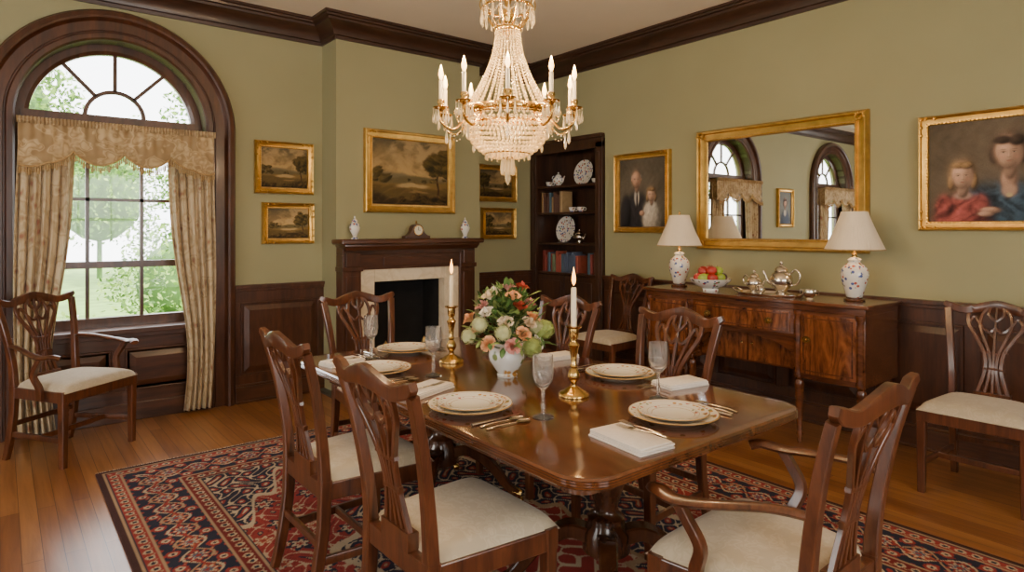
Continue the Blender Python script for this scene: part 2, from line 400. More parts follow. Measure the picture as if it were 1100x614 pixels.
# ------------------------------------------------------------------ arched windows
def archwin(idx,cx):
    prof=[(0,-.16),(0,.03),(.012,.045),(.045,.045),(.055,.03),(.062,.03),(.066,.04),(.13,.04),(.14,.05),(.15,.075),(.165,.082),(.195,.075),(.205,.055),(.21,.05),(.21,0)]
    path=[(cx+HW,0)]+[(cx+HW,SPR*.5)]+arc(cx,SPR,HW,0,180,40)+[(cx-HW,SPR*.5),(cx-HW,0)]
    prof=[(-d,h) for d,h in prof]
    struct('trim_%d'%(9+idx),MB().mold(path,prof,False,lambda x,z,h:(x,YB-h,z)),M_trim,smooth=30)
    mb=MB(); mb.T=M4(cx-HW,YB+.02,0); wains(mb,2*HW,2,.66); mb.T=None
    mb.box(cx-HW-.03,cx+HW+.03,YB-.09,YB+.17,.655,.69); mb.box(cx-HW,cx+HW,YB-.06,YB+.02,.62,.655)
    mb.box(cx-HW,cx+HW,YB-.035,YB+.02,0,.13)
    struct('trim_%d'%(20+idx),mb,M_trimH,bevel=.004,smooth=0)
    y0,y1=YB+.12,YB+.18; mb=MB(); g=HW-.075
    path=[(cx+HW,.69)]+arc(cx,SPR,HW,0,180,40)+[(cx-HW,.69)]
    mb.mold(path,[(0,0),(0,.06),(.05,.06),(.075,.045),(.075,0)],False,lambda x,z,h:(x,y1-h,z))
    mb.box(cx-g,cx+g,y0,y1,.69,.76)
    mb.box(cx-g-.04,cx+g+.04,y0-.03,y1,SPR-.02,SPR+.06)
    mb.box(cx-g,cx+g,y0,y1,SPR-.07,SPR-.02)
    mb.box(cx-g,cx+g,y0+.0,y1-.01,1.13,1.18)
    for k in (1,2):
        x=cx-g+2*g*k/3; mb.box(x-.012,x+.012,y0+.015,y1-.015,.76,SPR-.07)
    for z in (1.64,): mb.box(cx-g,cx+g,y0+.015,y1-.015,z-.012,z+.012)
    mb.sweep([(x,(y0+y1)/2,z) for x,z in arc(cx,SPR+.06,.19,0,180,16)],[(.014,.015)]*2,up=(0,1,0),shape='rect')
    for a in (50,90,130):
        c,s_=math.cos(R(a)),math.sin(R(a)); mb.sweep([(cx+.19*c,(y0+y1)/2,SPR+.06+.19*s_),(cx+(g)*c,(y0+y1)/2,SPR+.03+(g)*s_)],[(.013,.015)]*2,up=(0,1,0),shape='rect')
    mb.m=1
    gp=[(cx-g,.72)]+[(cx+g,.72)]+arc(cx,SPR,g,0,180,24)
    mb.add([(x,YB+.15,z) for x,z in gp],[tuple(range(len(gp)))])
    struct('window_%d'%idx,mb,[M_trim,M_pane],smooth=0)
archwin(1,WX[0]);archwin(2,WX[1])
def curtain(cx,side,label):
    def fn(s,t):
        z=2.1-t*(2.1-.03)
        inn=.335; outw=.60
        x0=inn+ (.10*math.exp(-((t-.78)/.32)**2)) - .05*(1-t)
        x=x0+s*(outw-x0+.03*math.sin(t*3))
        ph=s*2*pi*5.5+.6*math.sin(t*4)
        y=YB-.105+ .026*math.sin(ph)*(.7+.5*t)+.008*math.sin(ph*2.3+t*5)
        return (cx+.02+side*x,y,z)
    mb=MB().grid(fn,90,50)
    o=solo('curtain',mb,M_curt,label,'curtain',smooth=80,group='floral window curtains')
    sm=o.modifiers.new('thick','SOLIDIFY'); sm.thickness=.004
for cx in WX:
    for sd in (-1,1): curtain(cx,sd,'cream floral curtain panel hanging in folds to the floor')
def valance(cx):
    t=thing('valance','gold damask swag valance with tasselled fringe over window','valance',(cx+.015,YB-.18,1.90))
    HV=.60
    def zb(s):
        e=abs(2*s-1)
        return .05-.085*abs(math.sin(pi*s*4))**.8 - (.10*max(0,(e-.74)/.26)**1.1)
    def fn(s,v):
        x=-HV+2*HV*s; top=.26
        z=top+(zb(s)-top)*v
        sw=abs(math.sin(pi*s*4))
        y=-.007*math.cos(s*2*pi*20)*(1-v) -.022*v*sw -.013*math.sin(v*17+sw*5)*v
        return (x,y,z)
    mb=MB().grid(fn,200,30)
    for sx in (-HV,HV): mb.grid(lambda s,v:(sx,.02*math.sin(s*7)*v+s*.12*1.0,.26+(zb(0)-.26)*v),8,8)
    part(t,'swag',mb,M_val,smooth=80)
    part(t,'heading',MB().grid(lambda s,v:(-HV-.01+(2*HV+.02)*s,-.014-.008*math.cos(s*2*pi*60),.268-.045*v),240,4),M_val,smooth=80)
    mb=MB().box(-HV,HV,.0,.12,.255,.268); part(t,'cornice_board',mb,M_trimH)
    mb=MB()
    n=96
    mb.sweep([(-HV+2*HV*k/80,-.030,zb(k/80)) for k in range(81)],[.007,.007],seg=6)
    for k in range(n):
        s=(k+.5)/n; x=-HV+2*HV*s; z=zb(s); big=(k%4==0)
        mb.lathe([(.001,0),(.003,-.004),(.002,-.012),(.006 if big else .004,-.018),(.0075 if big else .005,-.058 if big else -.042),(.001,-.06 if big else -.043)],5,(x,-.032,z))
    part(t,'fringe',mb,M_fringe,stuff=True)
for cx in WX: valance(cx)
# ------------------------------------------------------------------ garden
def garden():
    g=MB().box(-40,30,YB+.4,45,-.75,-.6); m=simple('lawn_grass',(.17,.30,.055),.9,0,.35,2); o=solo('lawn',g,m,'sunlit green lawn outside the windows','lawn',smooth=0); o['kind']='structure'; o.name='floor_garden'
    cols=[(.14,.27,.045),(.07,.15,.03),(.24,.38,.07),(.5,.16,.18),(.75,.70,.6),(.6,.3,.1)]
    ms=[simple('garden_foliage_%s'%n,c,.8,0,.3,4) for n,c in zip(('green','deep_green','lime','pink','white','orange'),cols)]
    rnd=random.Random(3)
    def shrub(name,label,x,y,z,rx,rz_,n,sz,flow,trunk=False):
        mb=MB()
        for k in range(n):
            th=rnd.random()*2*pi; ph=math.acos(rnd.uniform(-.7,1)); rr=rnd.uniform(.72,1.02)*(1+.13*math.sin(th*3+x)+.1*math.sin(ph*7+x))
            c=Vector((rx*rr*math.sin(ph)*math.cos(th),rx*rr*math.sin(ph)*math.sin(th),z+rz_*rr*math.cos(ph)))
            a=Vector((rnd.gauss(0,1),rnd.gauss(0,1),rnd.gauss(0,1))).normalized(); b=a.cross(Vector((rnd.gauss(0,1),rnd.gauss(0,1),rnd.gauss(0,1)))).normalized()
            q=sz*rnd.uniform(.6,1.3)
            mb.m=rnd.choice([0,0,1,2,2]); 
            if flow is not None and rnd.random()<.25: mb.m=flow; q*=.8
            mb.add([c-a*q,c-b*q*.5,c+a*q,c+b*q*.5],[(0,1,2,3)])
        mb.m=1; mb.lathe([(rx*.66*math.sin(pi*i/8)+.001,z-rz_*.7*math.cos(pi*i/8)) for i in range(9)],14)
        mb.lathe([(.1 if trunk else .05,0),(.08,z)],8)
        solo(name,mb,ms,label,'tree' if trunk else 'bush',(x,y,-.6),smooth=0)
    shrub('flowering_bush','white flowering garden bush on the lawn',.75,8.7,.45,.7,.55,1700,.035,4)
    shrub('flowering_bush','pink flowering garden bush on the lawn',-1.4,9.0,.5,.75,.6,1500,.035,3)
    shrub('flowering_bush','orange flowering garden bush beside the lawn',2.7,9.9,.5,.75,.65,1500,.035,5)
    for k,(x,y) in enumerate([(-8.5,13.6),(-4.6,13.2),(-.6,13.8),(3.1,14.6),(7.2,14.2),(-12.6,13.2)]):
        shrub('hedge_bush','leafy green garden hedge bush',x,y,.9,1.5,1.35,2600,.06,None if k%2 else 4)
    for k,(x,y,h,r) in enumerate([(-.2,23,4.9,2.2),(6.5,23.5,4.8,2.2),(-9,22,4.3,2.5),(-17,21,4.3,2.5),(3.2,31,3.6,2.4)]):
        shrub('garden_tree','tall leafy garden tree in pale sunlight',x,y,h,r,3.0,3800,.10,None,True)
garden()
# ------------------------------------------------------------------ fireplace
fp=thing('fireplace_mantel','dark carved wood fireplace mantel with cream marble surround','fireplace',(2.92,5.18,0))
YM=-.13
for a,b in ((-.68,-.51),(.51,.68)):
    mb=MB()
    mb.box(a,b,YM,0,.14,1.2); mb.box(a-.012,b+.012,YM-.015,0,0,.16)
    mb.box(a+.03,b-.03,YM-.012,YM,.22,1.02)
    mb.box(a-.01,b+.01,YM-.02,0,1.06,1.1); mb.box(a+.02,b-.02,YM-.03,0,1.1,1.22)
    part(fp,'pilaster',mb,M_trim,bevel=.005,smooth=0)
mb=MB().box(-.51,.51,YM+.01,0,1.07,1.2); mb.box(-.68,.68,YM,0,1.2,1.26)
mb.box(-.3,.3,YM-.004,YM+.01,1.095,1.175)
part(fp,'frieze',mb,M_trimH,bevel=.004,smooth=0)
mb=MB().rr(.69,.1,.01,[(.02,1.24),(.01,1.26),(0,1.275),(0,1.29)],2,0,-.10+.0)
mb.rr(.725,.115,.012,[(.012,1.29),(0,1.3),(0,1.325),(.008,1.335)],3,0,-.115)
part(fp,'mantel_shelf',mb,M_trimH,smooth=30)
mb=MB().box(-.51,-.37,YM+.03,0,0,1.07).box(.35,.51,YM+.03,0,0,1.07).box(-.37,.35,YM+.03,0,.96,1.07)
part(fp,'marble_surround',mb,M_marble,bevel=.003,smooth=0)
mb=MB().box(-.37,.35,.28,.29,0,.98).box(-.372,-.362,0,.28,0,.98).box(.342,.352,0,.28,0,.98).box(-.37,.35,0,.28,.972,.98)
part(fp,'firebox',mb,M_black,smooth=0)
mb=MB().box(-.75,.75,-.5,.28,.0,.02); part(fp,'hearth_slab',mb,simple('dark_slate_hearth',(.05,.045,.04),.4,0,.3,6),bevel=.004,smooth=0)
for sx in (-.2,.2):
    t=thing('andiron','brass and iron andiron standing in the fireplace','andiron',(2.92+sx,5.2,.02),group='fireplace andirons')
    part(t,'post',MB().lathe([(.03,0),(.03,.012),(.01,.03),(.014,.1),(.008,.17),(.018,.23),(.009,.29),(.026,.34),(.014,.375),(.001,.395)],14),M_oldbrass)
    part(t,'billet_bar',MB().sweep([(0,.0,.05),(0,.19,.05),(0,.19,0.0)],[.008,.008],up=(1,0,0)),M_iron)
bark=simple('charred_bark',(.09,.055,.03),.9,0,.5,20,.5)
for k,(zz,yy) in enumerate(((.11,5.3),(.11,5.372),(.17,5.336))):
    mb=MB().sweep([(-.24,0,0),(0,.003,.002),(.24,-.002,0)],[.030,.033,.03],up=(0,0,1),seg=12,smooth=3)
    solo('firewood_log',mb,bark,'dark unlit split log resting in the grate','log',(2.9,yy,zz),group='fireplace logs')
# ------------------------------------------------------------------ bookcase (local frame rz=-90)
BC=thing('bookcase','dark wood built-in bookcase with open shelves','bookcase',(XR,4.92,0),-90)
hw=.54
mb=MB().box(-hw,-hw+.05,-.0,.36,0,2.33).box(hw-.05,hw,-.0,.36,0,2.33).box(-hw,hw,.34,.36,0,2.33).box(-hw,hw,0,.36,2.29,2.33).box(-hw+.05,hw-.05,.0,.34,0,.06)
part(BC,'carcass',mb,M_book,smooth=0)
mb=MB(); 
for x0,x1 in ((-hw-.01,-hw+.085),(hw-.085,hw+.01)):
    mb.box(x0,x1,-.035,0,0,2.3); mb.box(x0+.03,x1-.03,-.045,-.035,.25,2.2)
mb.box(-hw-.01,hw+.01,-.035,0,2.24,2.34); mb.box(-hw-.01,hw+.015,-.06,0,2.34,2.38)
part(BC,'face_frame',mb,M_book,bevel=.004,smooth=0)
SH=[.93,1.25,1.58,1.87]
for z in SH: part(BC,'shelf',MB().box(-hw+.05,hw-.05,.005,.34,z,z+.022),M_book,bevel=.003,smooth=0)
for sx in (-1,1):
    x0,x1=(-hw+.087,-.003) if sx<0 else (.003,hw-.087)
    mb=MB().box(x0,x1,-.022,0,.07,.925); mb.box(x0+.05,x1-.05,-.032,-.022,.13,.87)
    d=part(BC,'door',mb,M_book,bevel=.005,smooth=0)
    part(d,'knob',MB().ball((sx*.035,-.035,.55),.013,10,6),M_oldbrass)
bcol=[(.2,.035,.025),(.28,.06,.035),(.06,.11,.15),(.11,.15,.08),(.25,.15,.06),(.09,.04,.025),(.06,.08,.13),(.34,.23,.11)]
bnames=('crimson','red','blue','green','tan','brown','navy','ochre')
bm_=[simple('book_cloth_%s'%n,c,.6,0,.15,20) for n,c in zip(bnames,bcol)]
def books(y0,y1,z,pal,grp,seed):
    rn=random.Random(seed); y=y1
    while True:
        w=rn.uniform(.022,.042)
        if y-w<y0: break
        h=rn.uniform(.17,.235); d=rn.uniform(.13,.17); ci=rn.choice(pal); m=bm_[ci]
        mb=MB().box(-d/2,d/2,-w/2,-w/2+.003,0,h).box(-d/2,d/2,w/2-.003,w/2,0,h)
        mb.sweep([(-d/2,0,0),(-d/2,0,h)],[(w/2,.006)]*2,up=(1,0,0),seg=10)
        mb.box(-d/2-.007,-d/2-.004,-w/2+.002,w/2-.002,h*.8,h*.82)
        mb.m=1; mb.box(-d/2+.003,d/2-.004,-w/2+.003,w/2-.003,.004,h-.005)
        solo('book',mb,[m,M_pages],'%s cloth-bound book standing upright on a shelf'%bnames[ci],'book',(4.84,y-w/2,z),group=grp,smooth=30)
        y-=w+.0015
books(5.04,5.38,1.602,[2,3,4,5,7,1],'books on the middle shelf',1)
books(4.80,5.38,.952,[0,0,1,1,0,2,3,6],'books on the lower shelf',2)
books(4.50,4.66,.952,[0,5,2],'books on the lower shelf',5)
PLPROF=[(.0,0),(.075,0),(.08,.004),(.1,.008),(.15,.02),(.157,.023),(.155,.026),(.1,.0135),(.08,.0085),(.0,.008)]
PLM=MB().lathe([(max(r,1e-6),z) for r,z in PLPROF],48).mesh('plate_mesh',M_plate,50)
def shelfplate(y,z,sc):
    t=solo('display_plate',MB().lathe([(max(r*sc,1e-6),zz) for r,zz in PLPROF],36),M_porc,'floral porcelain plate propped upright on a bookcase shelf','plate',(4.94,y,z+.155*sc-.002),0,smooth=50,group='display plates')
    t.rotation_euler=(0,R(-80),0)
shelfplate(4.88,1.892,.9);shelfplate(5.16,1.272,.95)
def teapot(sc,mat=M_silver,name='teapot',label='polished silver teapot with curved spout and handle',loc=(0,0,0),rz=0,tall=1.0,spout=True):
    t=thing(name,label,'teapot',loc,rz)
    P=[(.0,0),(.045,0),(.048,.006),(.03,.018),(.035,.028),(.062,.05),(.072,.075),(.07,.095),(.055,.115),(.04,.125),(.042,.13)]
    part(t,'body',MB().lathe([(max(r,1e-6)*sc,z*sc*tall) for r,z in P],28,flute=lambda k,z:.02*math.cos(k*2*pi/3.5)),mat,smooth=60)
    Q=[(.043,.13),(.04,.14),(.025,.152),(.01,.158),(.006,.163),(.012,.17),(.012,.178),(.001,.186)]
    part(t,'lid',MB().lathe([(r*sc,z*sc*tall) for r,z in Q],24),mat,smooth=60)
    if spout: part(t,'spout',MB().sweep([Vector(p)*sc for p in [(.055,0,.06*tall),(.085,0,.07*tall),(.1,0,.1*tall),(.118,0,.128*tall)]],[.014*sc,.011*sc,.008*sc,.007*sc],smooth=5,seg=10),mat,smooth=60)
    part(t,'handle',MB().sweep([Vector(p)*sc for p in [(-.055,0,.115*tall),(-.09,0,.14*tall),(-.118,0,.115*tall),(-.105,0,.07*tall),(-.066,0,.055*tall)]],[.005*sc]*2,smooth=6,seg=8),mat,smooth=60)
    return t
teapot(.85,M_porc,'teapot','small painted porcelain teapot on a bookcase shelf',(4.82,5.17,1.892),-90)
teapot(.8,M_silver,'teapot','small silver teapot on a bookcase shelf',(4.82,4.84,1.272),-90)
def cup(loc,lab='white porcelain teacup on a bookcase shelf',m=None):
    t=thing('teacup',lab,'cup',loc,-60,group='shelf teacups')
    part(t,'bowl',MB().lathe([(1e-5,.0),(.02,0),(.022,.006),(.034,.03),(.04,.055),(.037,.055),(.03,.03),(1e-5,.01)],24),m or M_porc,smooth=60)
    part(t,'handle',MB().sweep([(.036,0,.048),(.055,0,.045),(.055,0,.022),(.032,0,.02)],[.003,.003],smooth=5,seg=6),M_white)
cup((4.82,4.95,1.602));cup((4.82,4.82,1.602));cup((4.83,4.62,1.892));cup((4.83,5.33,1.892))
# ------------------------------------------------------------------ paintings
def fbm(U,V,seed,f=4,oct_=5):
    rg=np.random.RandomState(seed); o=np.zeros_like(U); a=1;t=0
    u=U+.08*np.sin(V*7+seed);v=V+.08*np.sin(U*6+seed*2)
    for i in range(oct_):
        for k in range(4):
            an=rg.rand()*pi*2; ph=rg.rand()*pi*2; o+=a*np.sin(f*(u*np.cos(an)+v*np.sin(an))*2+ph)
            u=u+.012*np.sin(v*f+ph); v=v+.012*np.sin(u*f*1.1+ph)
        t+=a*2.4; a*=.62; f*=1.9
    return o/t
def bl(img,mask,c): 
    for i in range(3): img[...,i]=img[...,i]*(1-mask)+mask*(c[i])
def el(U,V,cx,cy,rx,ry,k=14,rot=0):
    x=U-cx;y=V-cy; c,s=math.cos(rot),math.sin(rot); a=(x*c+y*s)/rx;b=(-x*s+y*c)/ry
    q=np.sqrt(a*a+b*b); return 1/(1+np.exp(np.clip((q-1)*k,-30,30)))
def sh(img,U,V,cx,cy,rx,ry,col,k=18,amb=.3,light=(-.55,.5,.67),tex=None,pw=1.0):
    a=(U-cx)/rx;b=(V-cy)/ry; q=np.clip(1-a*a-b*b,0,1); nz=np.sqrt(q)
    l=np.clip(a*light[0]+b*light[1]+nz*light[2],0,1)**pw; s=amb+(1-amb)*l*1.25
    if tex is not None: s=s*(1+tex)
    m=el(U,V,cx,cy,rx,ry,k)
    for i in range(3): img[...,i]=img[...,i]*(1-m)+m*col[i]*s
def landscape(seed,bright=1.0):
    def f(U,V):
        img=np.zeros(U.shape+(3,)); n=fbm(U,V,seed,3); n2=fbm(U,V,seed+9,9); n3=fbm(U,V,seed+5,26,4)
        sky=np.clip((V-.42)/.58,0,1)**.8
        for i,(a,b) in enumerate(zip((.50,.38,.19),(.085,.085,.065))): img[...,i]=a*(1-sky)+b*sky
        cl=np.clip((n+.5*n2+.05)*2.2,0,1)*np.clip((V-.42)*6,0,1); bl(img,cl*.6,(.42,.34,.21)); bl(img,np.clip(-(n*.7+n2*.6)*2,0,1)*.55*(V>.4),(.06,.055,.042))
        for (h0,am,c,fr) in ((.47,.035,(.15,.14,.10),5),(.42,.03,(.11,.10,.055),7),(.35,.03,(.16,.12,.045),4),(.27,.03,(.09,.07,.028),6)):
            h=h0+am*np.sin(U*fr+seed*h0*9)+.02*n2; m=1/(1+np.exp(-(h-V)*110)); bl(img,m,c)
        bl(img,el(U,V+.02*n2,.52,.30,.2,.035,10)*.85,(.40,.33,.20)); bl(img,el(U,V+.02*n2,.6,.2,.12,.02,8)*.5,(.3,.22,.11))
        h=.13+.07*np.sin(U*5+seed)+.04*n2; bl(img,1/(1+np.exp(-(h-V)*60)),(.03,.022,.012))
        rg=np.random.RandomState(seed+3); side=rg.rand()<.5
        du=U+.03*n3; dv=V+.03*n2
        def clump(cx,cy,r,c,hi):
            m=el(du,dv,cx,cy,r,r*1.05,14); a=(du-cx)/r; b=(dv-cy)/r
            s=np.clip(.5-.4*a+.45*b+.9*n3,0,1.4)
            for i in range(3): img[...,i]=img[...,i]*(1-m)+m*(c[i]+(hi[i]-c[i])*s*.6)
        tx=.14 if side else .86
        bl(img,el(U+.01*np.sin(V*20),V,tx,.3,.014,.28,20),(.05,.03,.015))
        for k in range(22):
            cx=tx+rg.uniform(-.15,.15); cy=.45+rg.rand()*.38; clump(cx,cy,.05+.05*rg.rand(),(.022,.022,.010),(.13,.10,.035))
        tx=.88 if side else .12
        for k in range(9): clump(tx+rg.uniform(-.1,.1),.38+rg.rand()*.16,.035+.03*rg.rand(),(.03,.028,.012),(.14,.11,.04))
        for k in range(10): clump(rg.rand(),.36+rg.rand()*.06,.018+.02*rg.rand(),(.04,.035,.016),(.14,.12,.05))
        for k in range(9): clump(rg.rand(),.04+rg.rand()*.06,.05+.03*rg.rand(),(.015,.012,.007),(.10,.07,.025))
        bl(img,np.clip(n3*1.2,0,1)*.22*(V<.4),(.24,.17,.07))
        return img*bright*np.array((1.12,.95,.70))
    return f
def head(img,U,V,cx,cy,r,asp,skin,hair,kind,n):
    ry=r*1.38*asp; hs=.25*n; hd=tuple(h*.5 for h in hair)
    if kind=='bob':
        sh(img,U,V,cx+r*.05,cy+ry*.22,r*1.28,ry*1.08,hair,9,.2,tex=hs)
        for s in (-1,1): sh(img,U,V,cx+s*r*.98,cy-ry*.05,r*.40,ry*.55,hair,8,.15,tex=hs)
    elif kind=='girl':
        sh(img,U,V,cx,cy+ry*.22,r*1.2,ry*1.02,hair,9,.25,tex=hs)
        for s in (-1,1): sh(img,U,V,cx+s*r*1.0,cy-ry*.45,r*.36,ry*.62,hair,8,.2,tex=hs)
    elif kind=='bald':
        for s in (-1,1): sh(img,U,V,cx+s*r*.92,cy+ry*.2,r*.2,ry*.4,hair,9,.4)
    sh(img,U,V,cx+r*.06,cy-ry*1.0,r*.44,ry*.6,tuple(c*.6 for c in skin),10,.3)
    if kind=='bald':
        for s in (-1,1): sh(img,U,V,cx+s*r*.98,cy,r*.12,ry*.2,skin,12,.35)
    # skull, then narrower jaw
    sh(img,U,V,cx,cy+ry*.12,r*.97,ry*.88,skin,16,.16)
    sh(img,U,V,cx+r*.0,cy-ry*.32,r*.76,ry*.66,skin,12,.22)
    sh(img,U,V,cx-r*.06,cy+ry*.0,r*.66,ry*.8,tuple(min(1,c*1.04) for c in skin),3.2,.35)
    dk=tuple(c*.36 for c in skin); md=tuple(c*.62 for c in skin)
    # shaded right side
    bl(img,el(U,V,cx+r*.72,cy-ry*.1,r*.34,ry*.75,4)*el(U,V,cx,cy,r*.95,ry*.97,16)*.55,md)
    for s in (-1,1):
        ex=cx+s*r*.36-r*.04
        bl(img,el(U,V,ex,cy+ry*.10,r*.26,ry*.13,3.5)*.6,md)
        bl(img,el(U,V,ex,cy+ry*.06,r*.125,ry*.035,7)*.65,(.36,.28,.22))
        bl(img,el(U,V,ex,cy+ry*.065,r*.055,ry*.038,7)*.85,(.04,.022,.016))
        bl(img,el(U,V,ex,cy+ry*.105,r*.17,ry*.018,5)*.75,(.10,.05,.035))
        bl(img,el(U,V,ex+s*r*.03,cy+ry*.22,r*.2,ry*.022,4)*.5,tuple(h*.6+.03 for h in hair))
        bl(img,el(U,V,cx+s*r*.44,cy-ry*.22,r*.22,ry*.14,3)*.22,(.55,.2,.13))
    bl(img,el(U,V,cx+r*.09,cy-ry*.02,r*.055,ry*.22,4)*.5,md)
    bl(img,el(U,V,cx+r*.0,cy-ry*.23,r*.12,ry*.03,5)*.55,dk)
    bl(img,el(U,V,cx-r*.05,cy-ry*.10,r*.04,ry*.14,4)*.35,tuple(min(1,c*1.3) for c in skin))
    bl(img,el(U,V,cx-r*.02,cy-ry*.44,r*.19,ry*.02,5)*.8,(.17,.05,.035)); bl(img,el(U,V,cx-r*.02,cy-ry*.48,r*.14,ry*.03,5)*.55,(.42,.14,.10))
    bl(img,el(U,V,cx,cy-ry*.60,r*.16,ry*.03,4)*.4,md)
    if kind=='bob':
        sh(img,U,V,cx-r*.42,cy+ry*.80,r*.66,ry*.26,hair,9,.3,tex=hs); sh(img,U,V,cx+r*.5,cy+ry*.74,r*.56,ry*.32,hair,9,.15,tex=hs)
    if kind=='girl':
        sh(img,U,V,cx-r*.3,cy+ry*.84,r*.7,ry*.24,hair,8,.35,tex=hs); sh(img,U,V,cx+r*.4,cy+ry*.80,r*.6,ry*.26,hair,8,.25,tex=hs)
def bgd(U,V,seed,c):
    img=np.zeros(U.shape+(3,)); n=fbm(U,V,seed,3); n3=fbm(U,V,seed+1,30,3)
    vig=1.25-1.1*((U-.45)**2+(V-.6)**2)
    for i in range(3): img[...,i]=c[i]*(1+.3*n+.1*n3)*vig
    return img,n3
def p_man(U,V):
    img,n=bgd(U,V,5,(.12,.10,.07))
    sh(img,U,V,.38,.08,.34,.44,(.035,.032,.034),16,.35,tex=.3*n); sh(img,U,V,.14,.18,.12,.3,(.03,.028,.03),12,.3)
    bl(img,el(U,V,.385,.44,.055,.12,12),(.55,.51,.43)); bl(img,el(U,V,.39,.38,.018,.13,10),(.03,.02,.02))
    head(img,U,V,.38,.69,.105,.85,(.60,.36,.24),(.30,.27,.23),'bald',n)
    sh(img,U,V,.70,.12,.19,.28,(.58,.52,.42),14,.3,tex=.25*n)
    head(img,U,V,.70,.46,.082,.85,(.64,.40,.27),(.30,.18,.08),'girl',n)
    sh(img,U,V,.50,.2,.055,.04,(.55,.33,.22),12,.4); return img*.92
def p_woman(U,V):
    img,n=bgd(U,V,8,(.115,.088,.058))
    n2=fbm(U,V,77,12,3)
    fold=.35*np.sin((U*1.3+V*.6)*34+4*n2)+.3*n
    sh(img,U,V,.56,-.02,.32,.42,(.04,.07,.10),14,.22,tex=fold); sh(img,U,V,.36,.13,.11,.24,(.04,.07,.10),9,.2,tex=fold); sh(img,U,V,.77,.12,.13,.27,(.032,.058,.085),9,.2,tex=fold)
    sh(img,U,V,.54,.40,.052,.12,(.52,.31,.21),9,.35)
    bl(img,el(U,V,.54,.30,.045,.06,7)*.9,(.5,.31,.21)); bl(img,el(U,V,.54,.255,.02,.02,8),(.5,.38,.2))
    head(img,U,V,.54,.655,.092,1.26,(.60,.37,.25),(.05,.032,.022),'bob',n)
    fold2=.35*np.sin((U*1.1-V*.5)*40+4*n2)+.3*n
    sh(img,U,V,.23,.0,.19,.27,(.32,.075,.065),12,.25,tex=fold2)
    for s in (-1,1): sh(img,U,V,.235+s*.12,.15,.065,.12,(.33,.08,.07),9,.25,tex=fold2)
    bl(img,el(U,V,.238,.26,.06,.035,7)*.7,(.5,.34,.27)); sh(img,U,V,.238,.30,.035,.06,(.56,.34,.24),9,.35)
    head(img,U,V,.238,.455,.076,1.26,(.64,.40,.28),(.33,.2,.09),'girl',n)
    sh(img,U,V,.42,.11,.065,.032,(.52,.31,.21),9,.4,tex=.2*n); sh(img,U,V,.39,.075,.05,.026,(.54,.33,.23),9,.4,tex=.2*n); return img*.9
def p_lady(U,V):
    img,n=bgd(U,V,12,(.15,.16,.15))
    sh(img,U,V,.5,.06,.36,.38,(.05,.07,.12),14,.3,tex=.3*n); bl(img,el(U,V,.5,.36,.1,.11,10),(.5,.45,.38))
    head(img,U,V,.5,.64,.115,.85,(.62,.38,.27),(.09,.05,.03),'bob',n); return img
def colmesh(name,w,h,nx,ny,fn,mp,mat):
    us=np.linspace(0,1,nx);vs=np.linspace(0,1,ny); U,V=np.meshgrid(us,vs); img=np.clip(fn(U,V),0,1)
    X=(U-.5)*w;Z=(V-.5)*h
    co=mp(X.ravel(),Z.ravel()); me=bpy.data.meshes.new(name)
    idx=np.arange(nx*ny).reshape(ny,nx); q=np.stack([idx[:-1,:-1],idx[:-1,1:],idx[1:,1:],idx[1:,:-1]],-1).reshape(-1,4)
    me.vertices.add(nx*ny); me.vertices.foreach_set('co',co.astype('f').ravel())
    me.loops.add(q.size); me.loops.foreach_set('vertex_index',q.ravel().astype('i'))
    me.polygons.add(len(q)); me.polygons.foreach_set('loop_start',np.arange(0,q.size,4,dtype='i'))
    me.update(calc_edges=True); me.validate()
    ca=me.color_attributes.new(name='Col',type='FLOAT_COLOR',domain='POINT')
    c4=np.ones((nx*ny,4),'f'); c4[:,:3]=img.reshape(-1,3); ca.data.foreach_set('color',c4.ravel())
    me.materials.append(mat); return me
def gframe(w,h,fw,depth,closed=True):
    path=[(-w/2,-h/2),(w/2,-h/2),(w/2,h/2),(-w/2,h/2)]
    prof=[(0,0),(0,depth*.6),(fw*.06,depth*.85),(fw*.15,depth),(fw*.28,depth*.9),(fw*.36,depth*.6),(fw*.6,depth*.45),(fw*.75,depth*.4),(fw*.8,depth*.62),(fw*.92,depth*.6),(fw,depth*.35),(fw,0)]
    return MB().mold(path,prof,True,lambda x,z,hh:(x,-hh,z))
def painting(name,label,x0,x1,z0,z1,plane,fn,fw,res=150,orn=True,wall='back'):
    w,h=abs(x1-x0),z1-z0
    if wall=='back': t=thing(name,label,'painting',((x0+x1)/2,plane-.003,(z0+z1)/2),0)
    else: t=thing(name,label,'painting',(plane-.003,(x0+x1)/2,(z0+z1)/2),-90)
    mb=gframe(w,h,fw,.045)
    if orn:
        for sx in (-1,1):
            for sz in (-1,1):
                for k in range(5):
                    a=k*.021
                    mb.ball((sx*(w/2-fw*.35-a*1.2*(k%2)),-.04,sz*(h/2-fw*.35-a*1.2*((k+1)%2))),.011,6,4)
        n=int(w/.024)
        for k in range(n+1):
            for sz in (-1,1): mb.ball((-w/2+fw*.86+(w-1.72*fw)*k/n,-.03,sz*(h/2-fw*.86)),.0055,5,3)
        n=int(h/.024)
        for k in range(n+1):
            for sx in (-1,1): mb.ball((sx*(w/2-fw*.86),-.03,-h/2+fw*.86+(h-1.72*fw)*k/n),.0055,5,3)
    part(t,'picture_frame',mb,M_gold,smooth=40)
    iw,ih=w-1.9*fw,h-1.9*fw; ny=int(res*ih/iw)
    me=colmesh('canvas',iw,ih,res,ny,fn,lambda X,Z:np.stack([X,np.full_like(X,-.012),Z],1),M_canvas)
    part(t,'canvas',me,None); return t
painting('landscape_painting','gilt-framed dark landscape oil painting with trees',1.65,2.15,1.72,2.165,YB,landscape(3,1.0),.055,180)
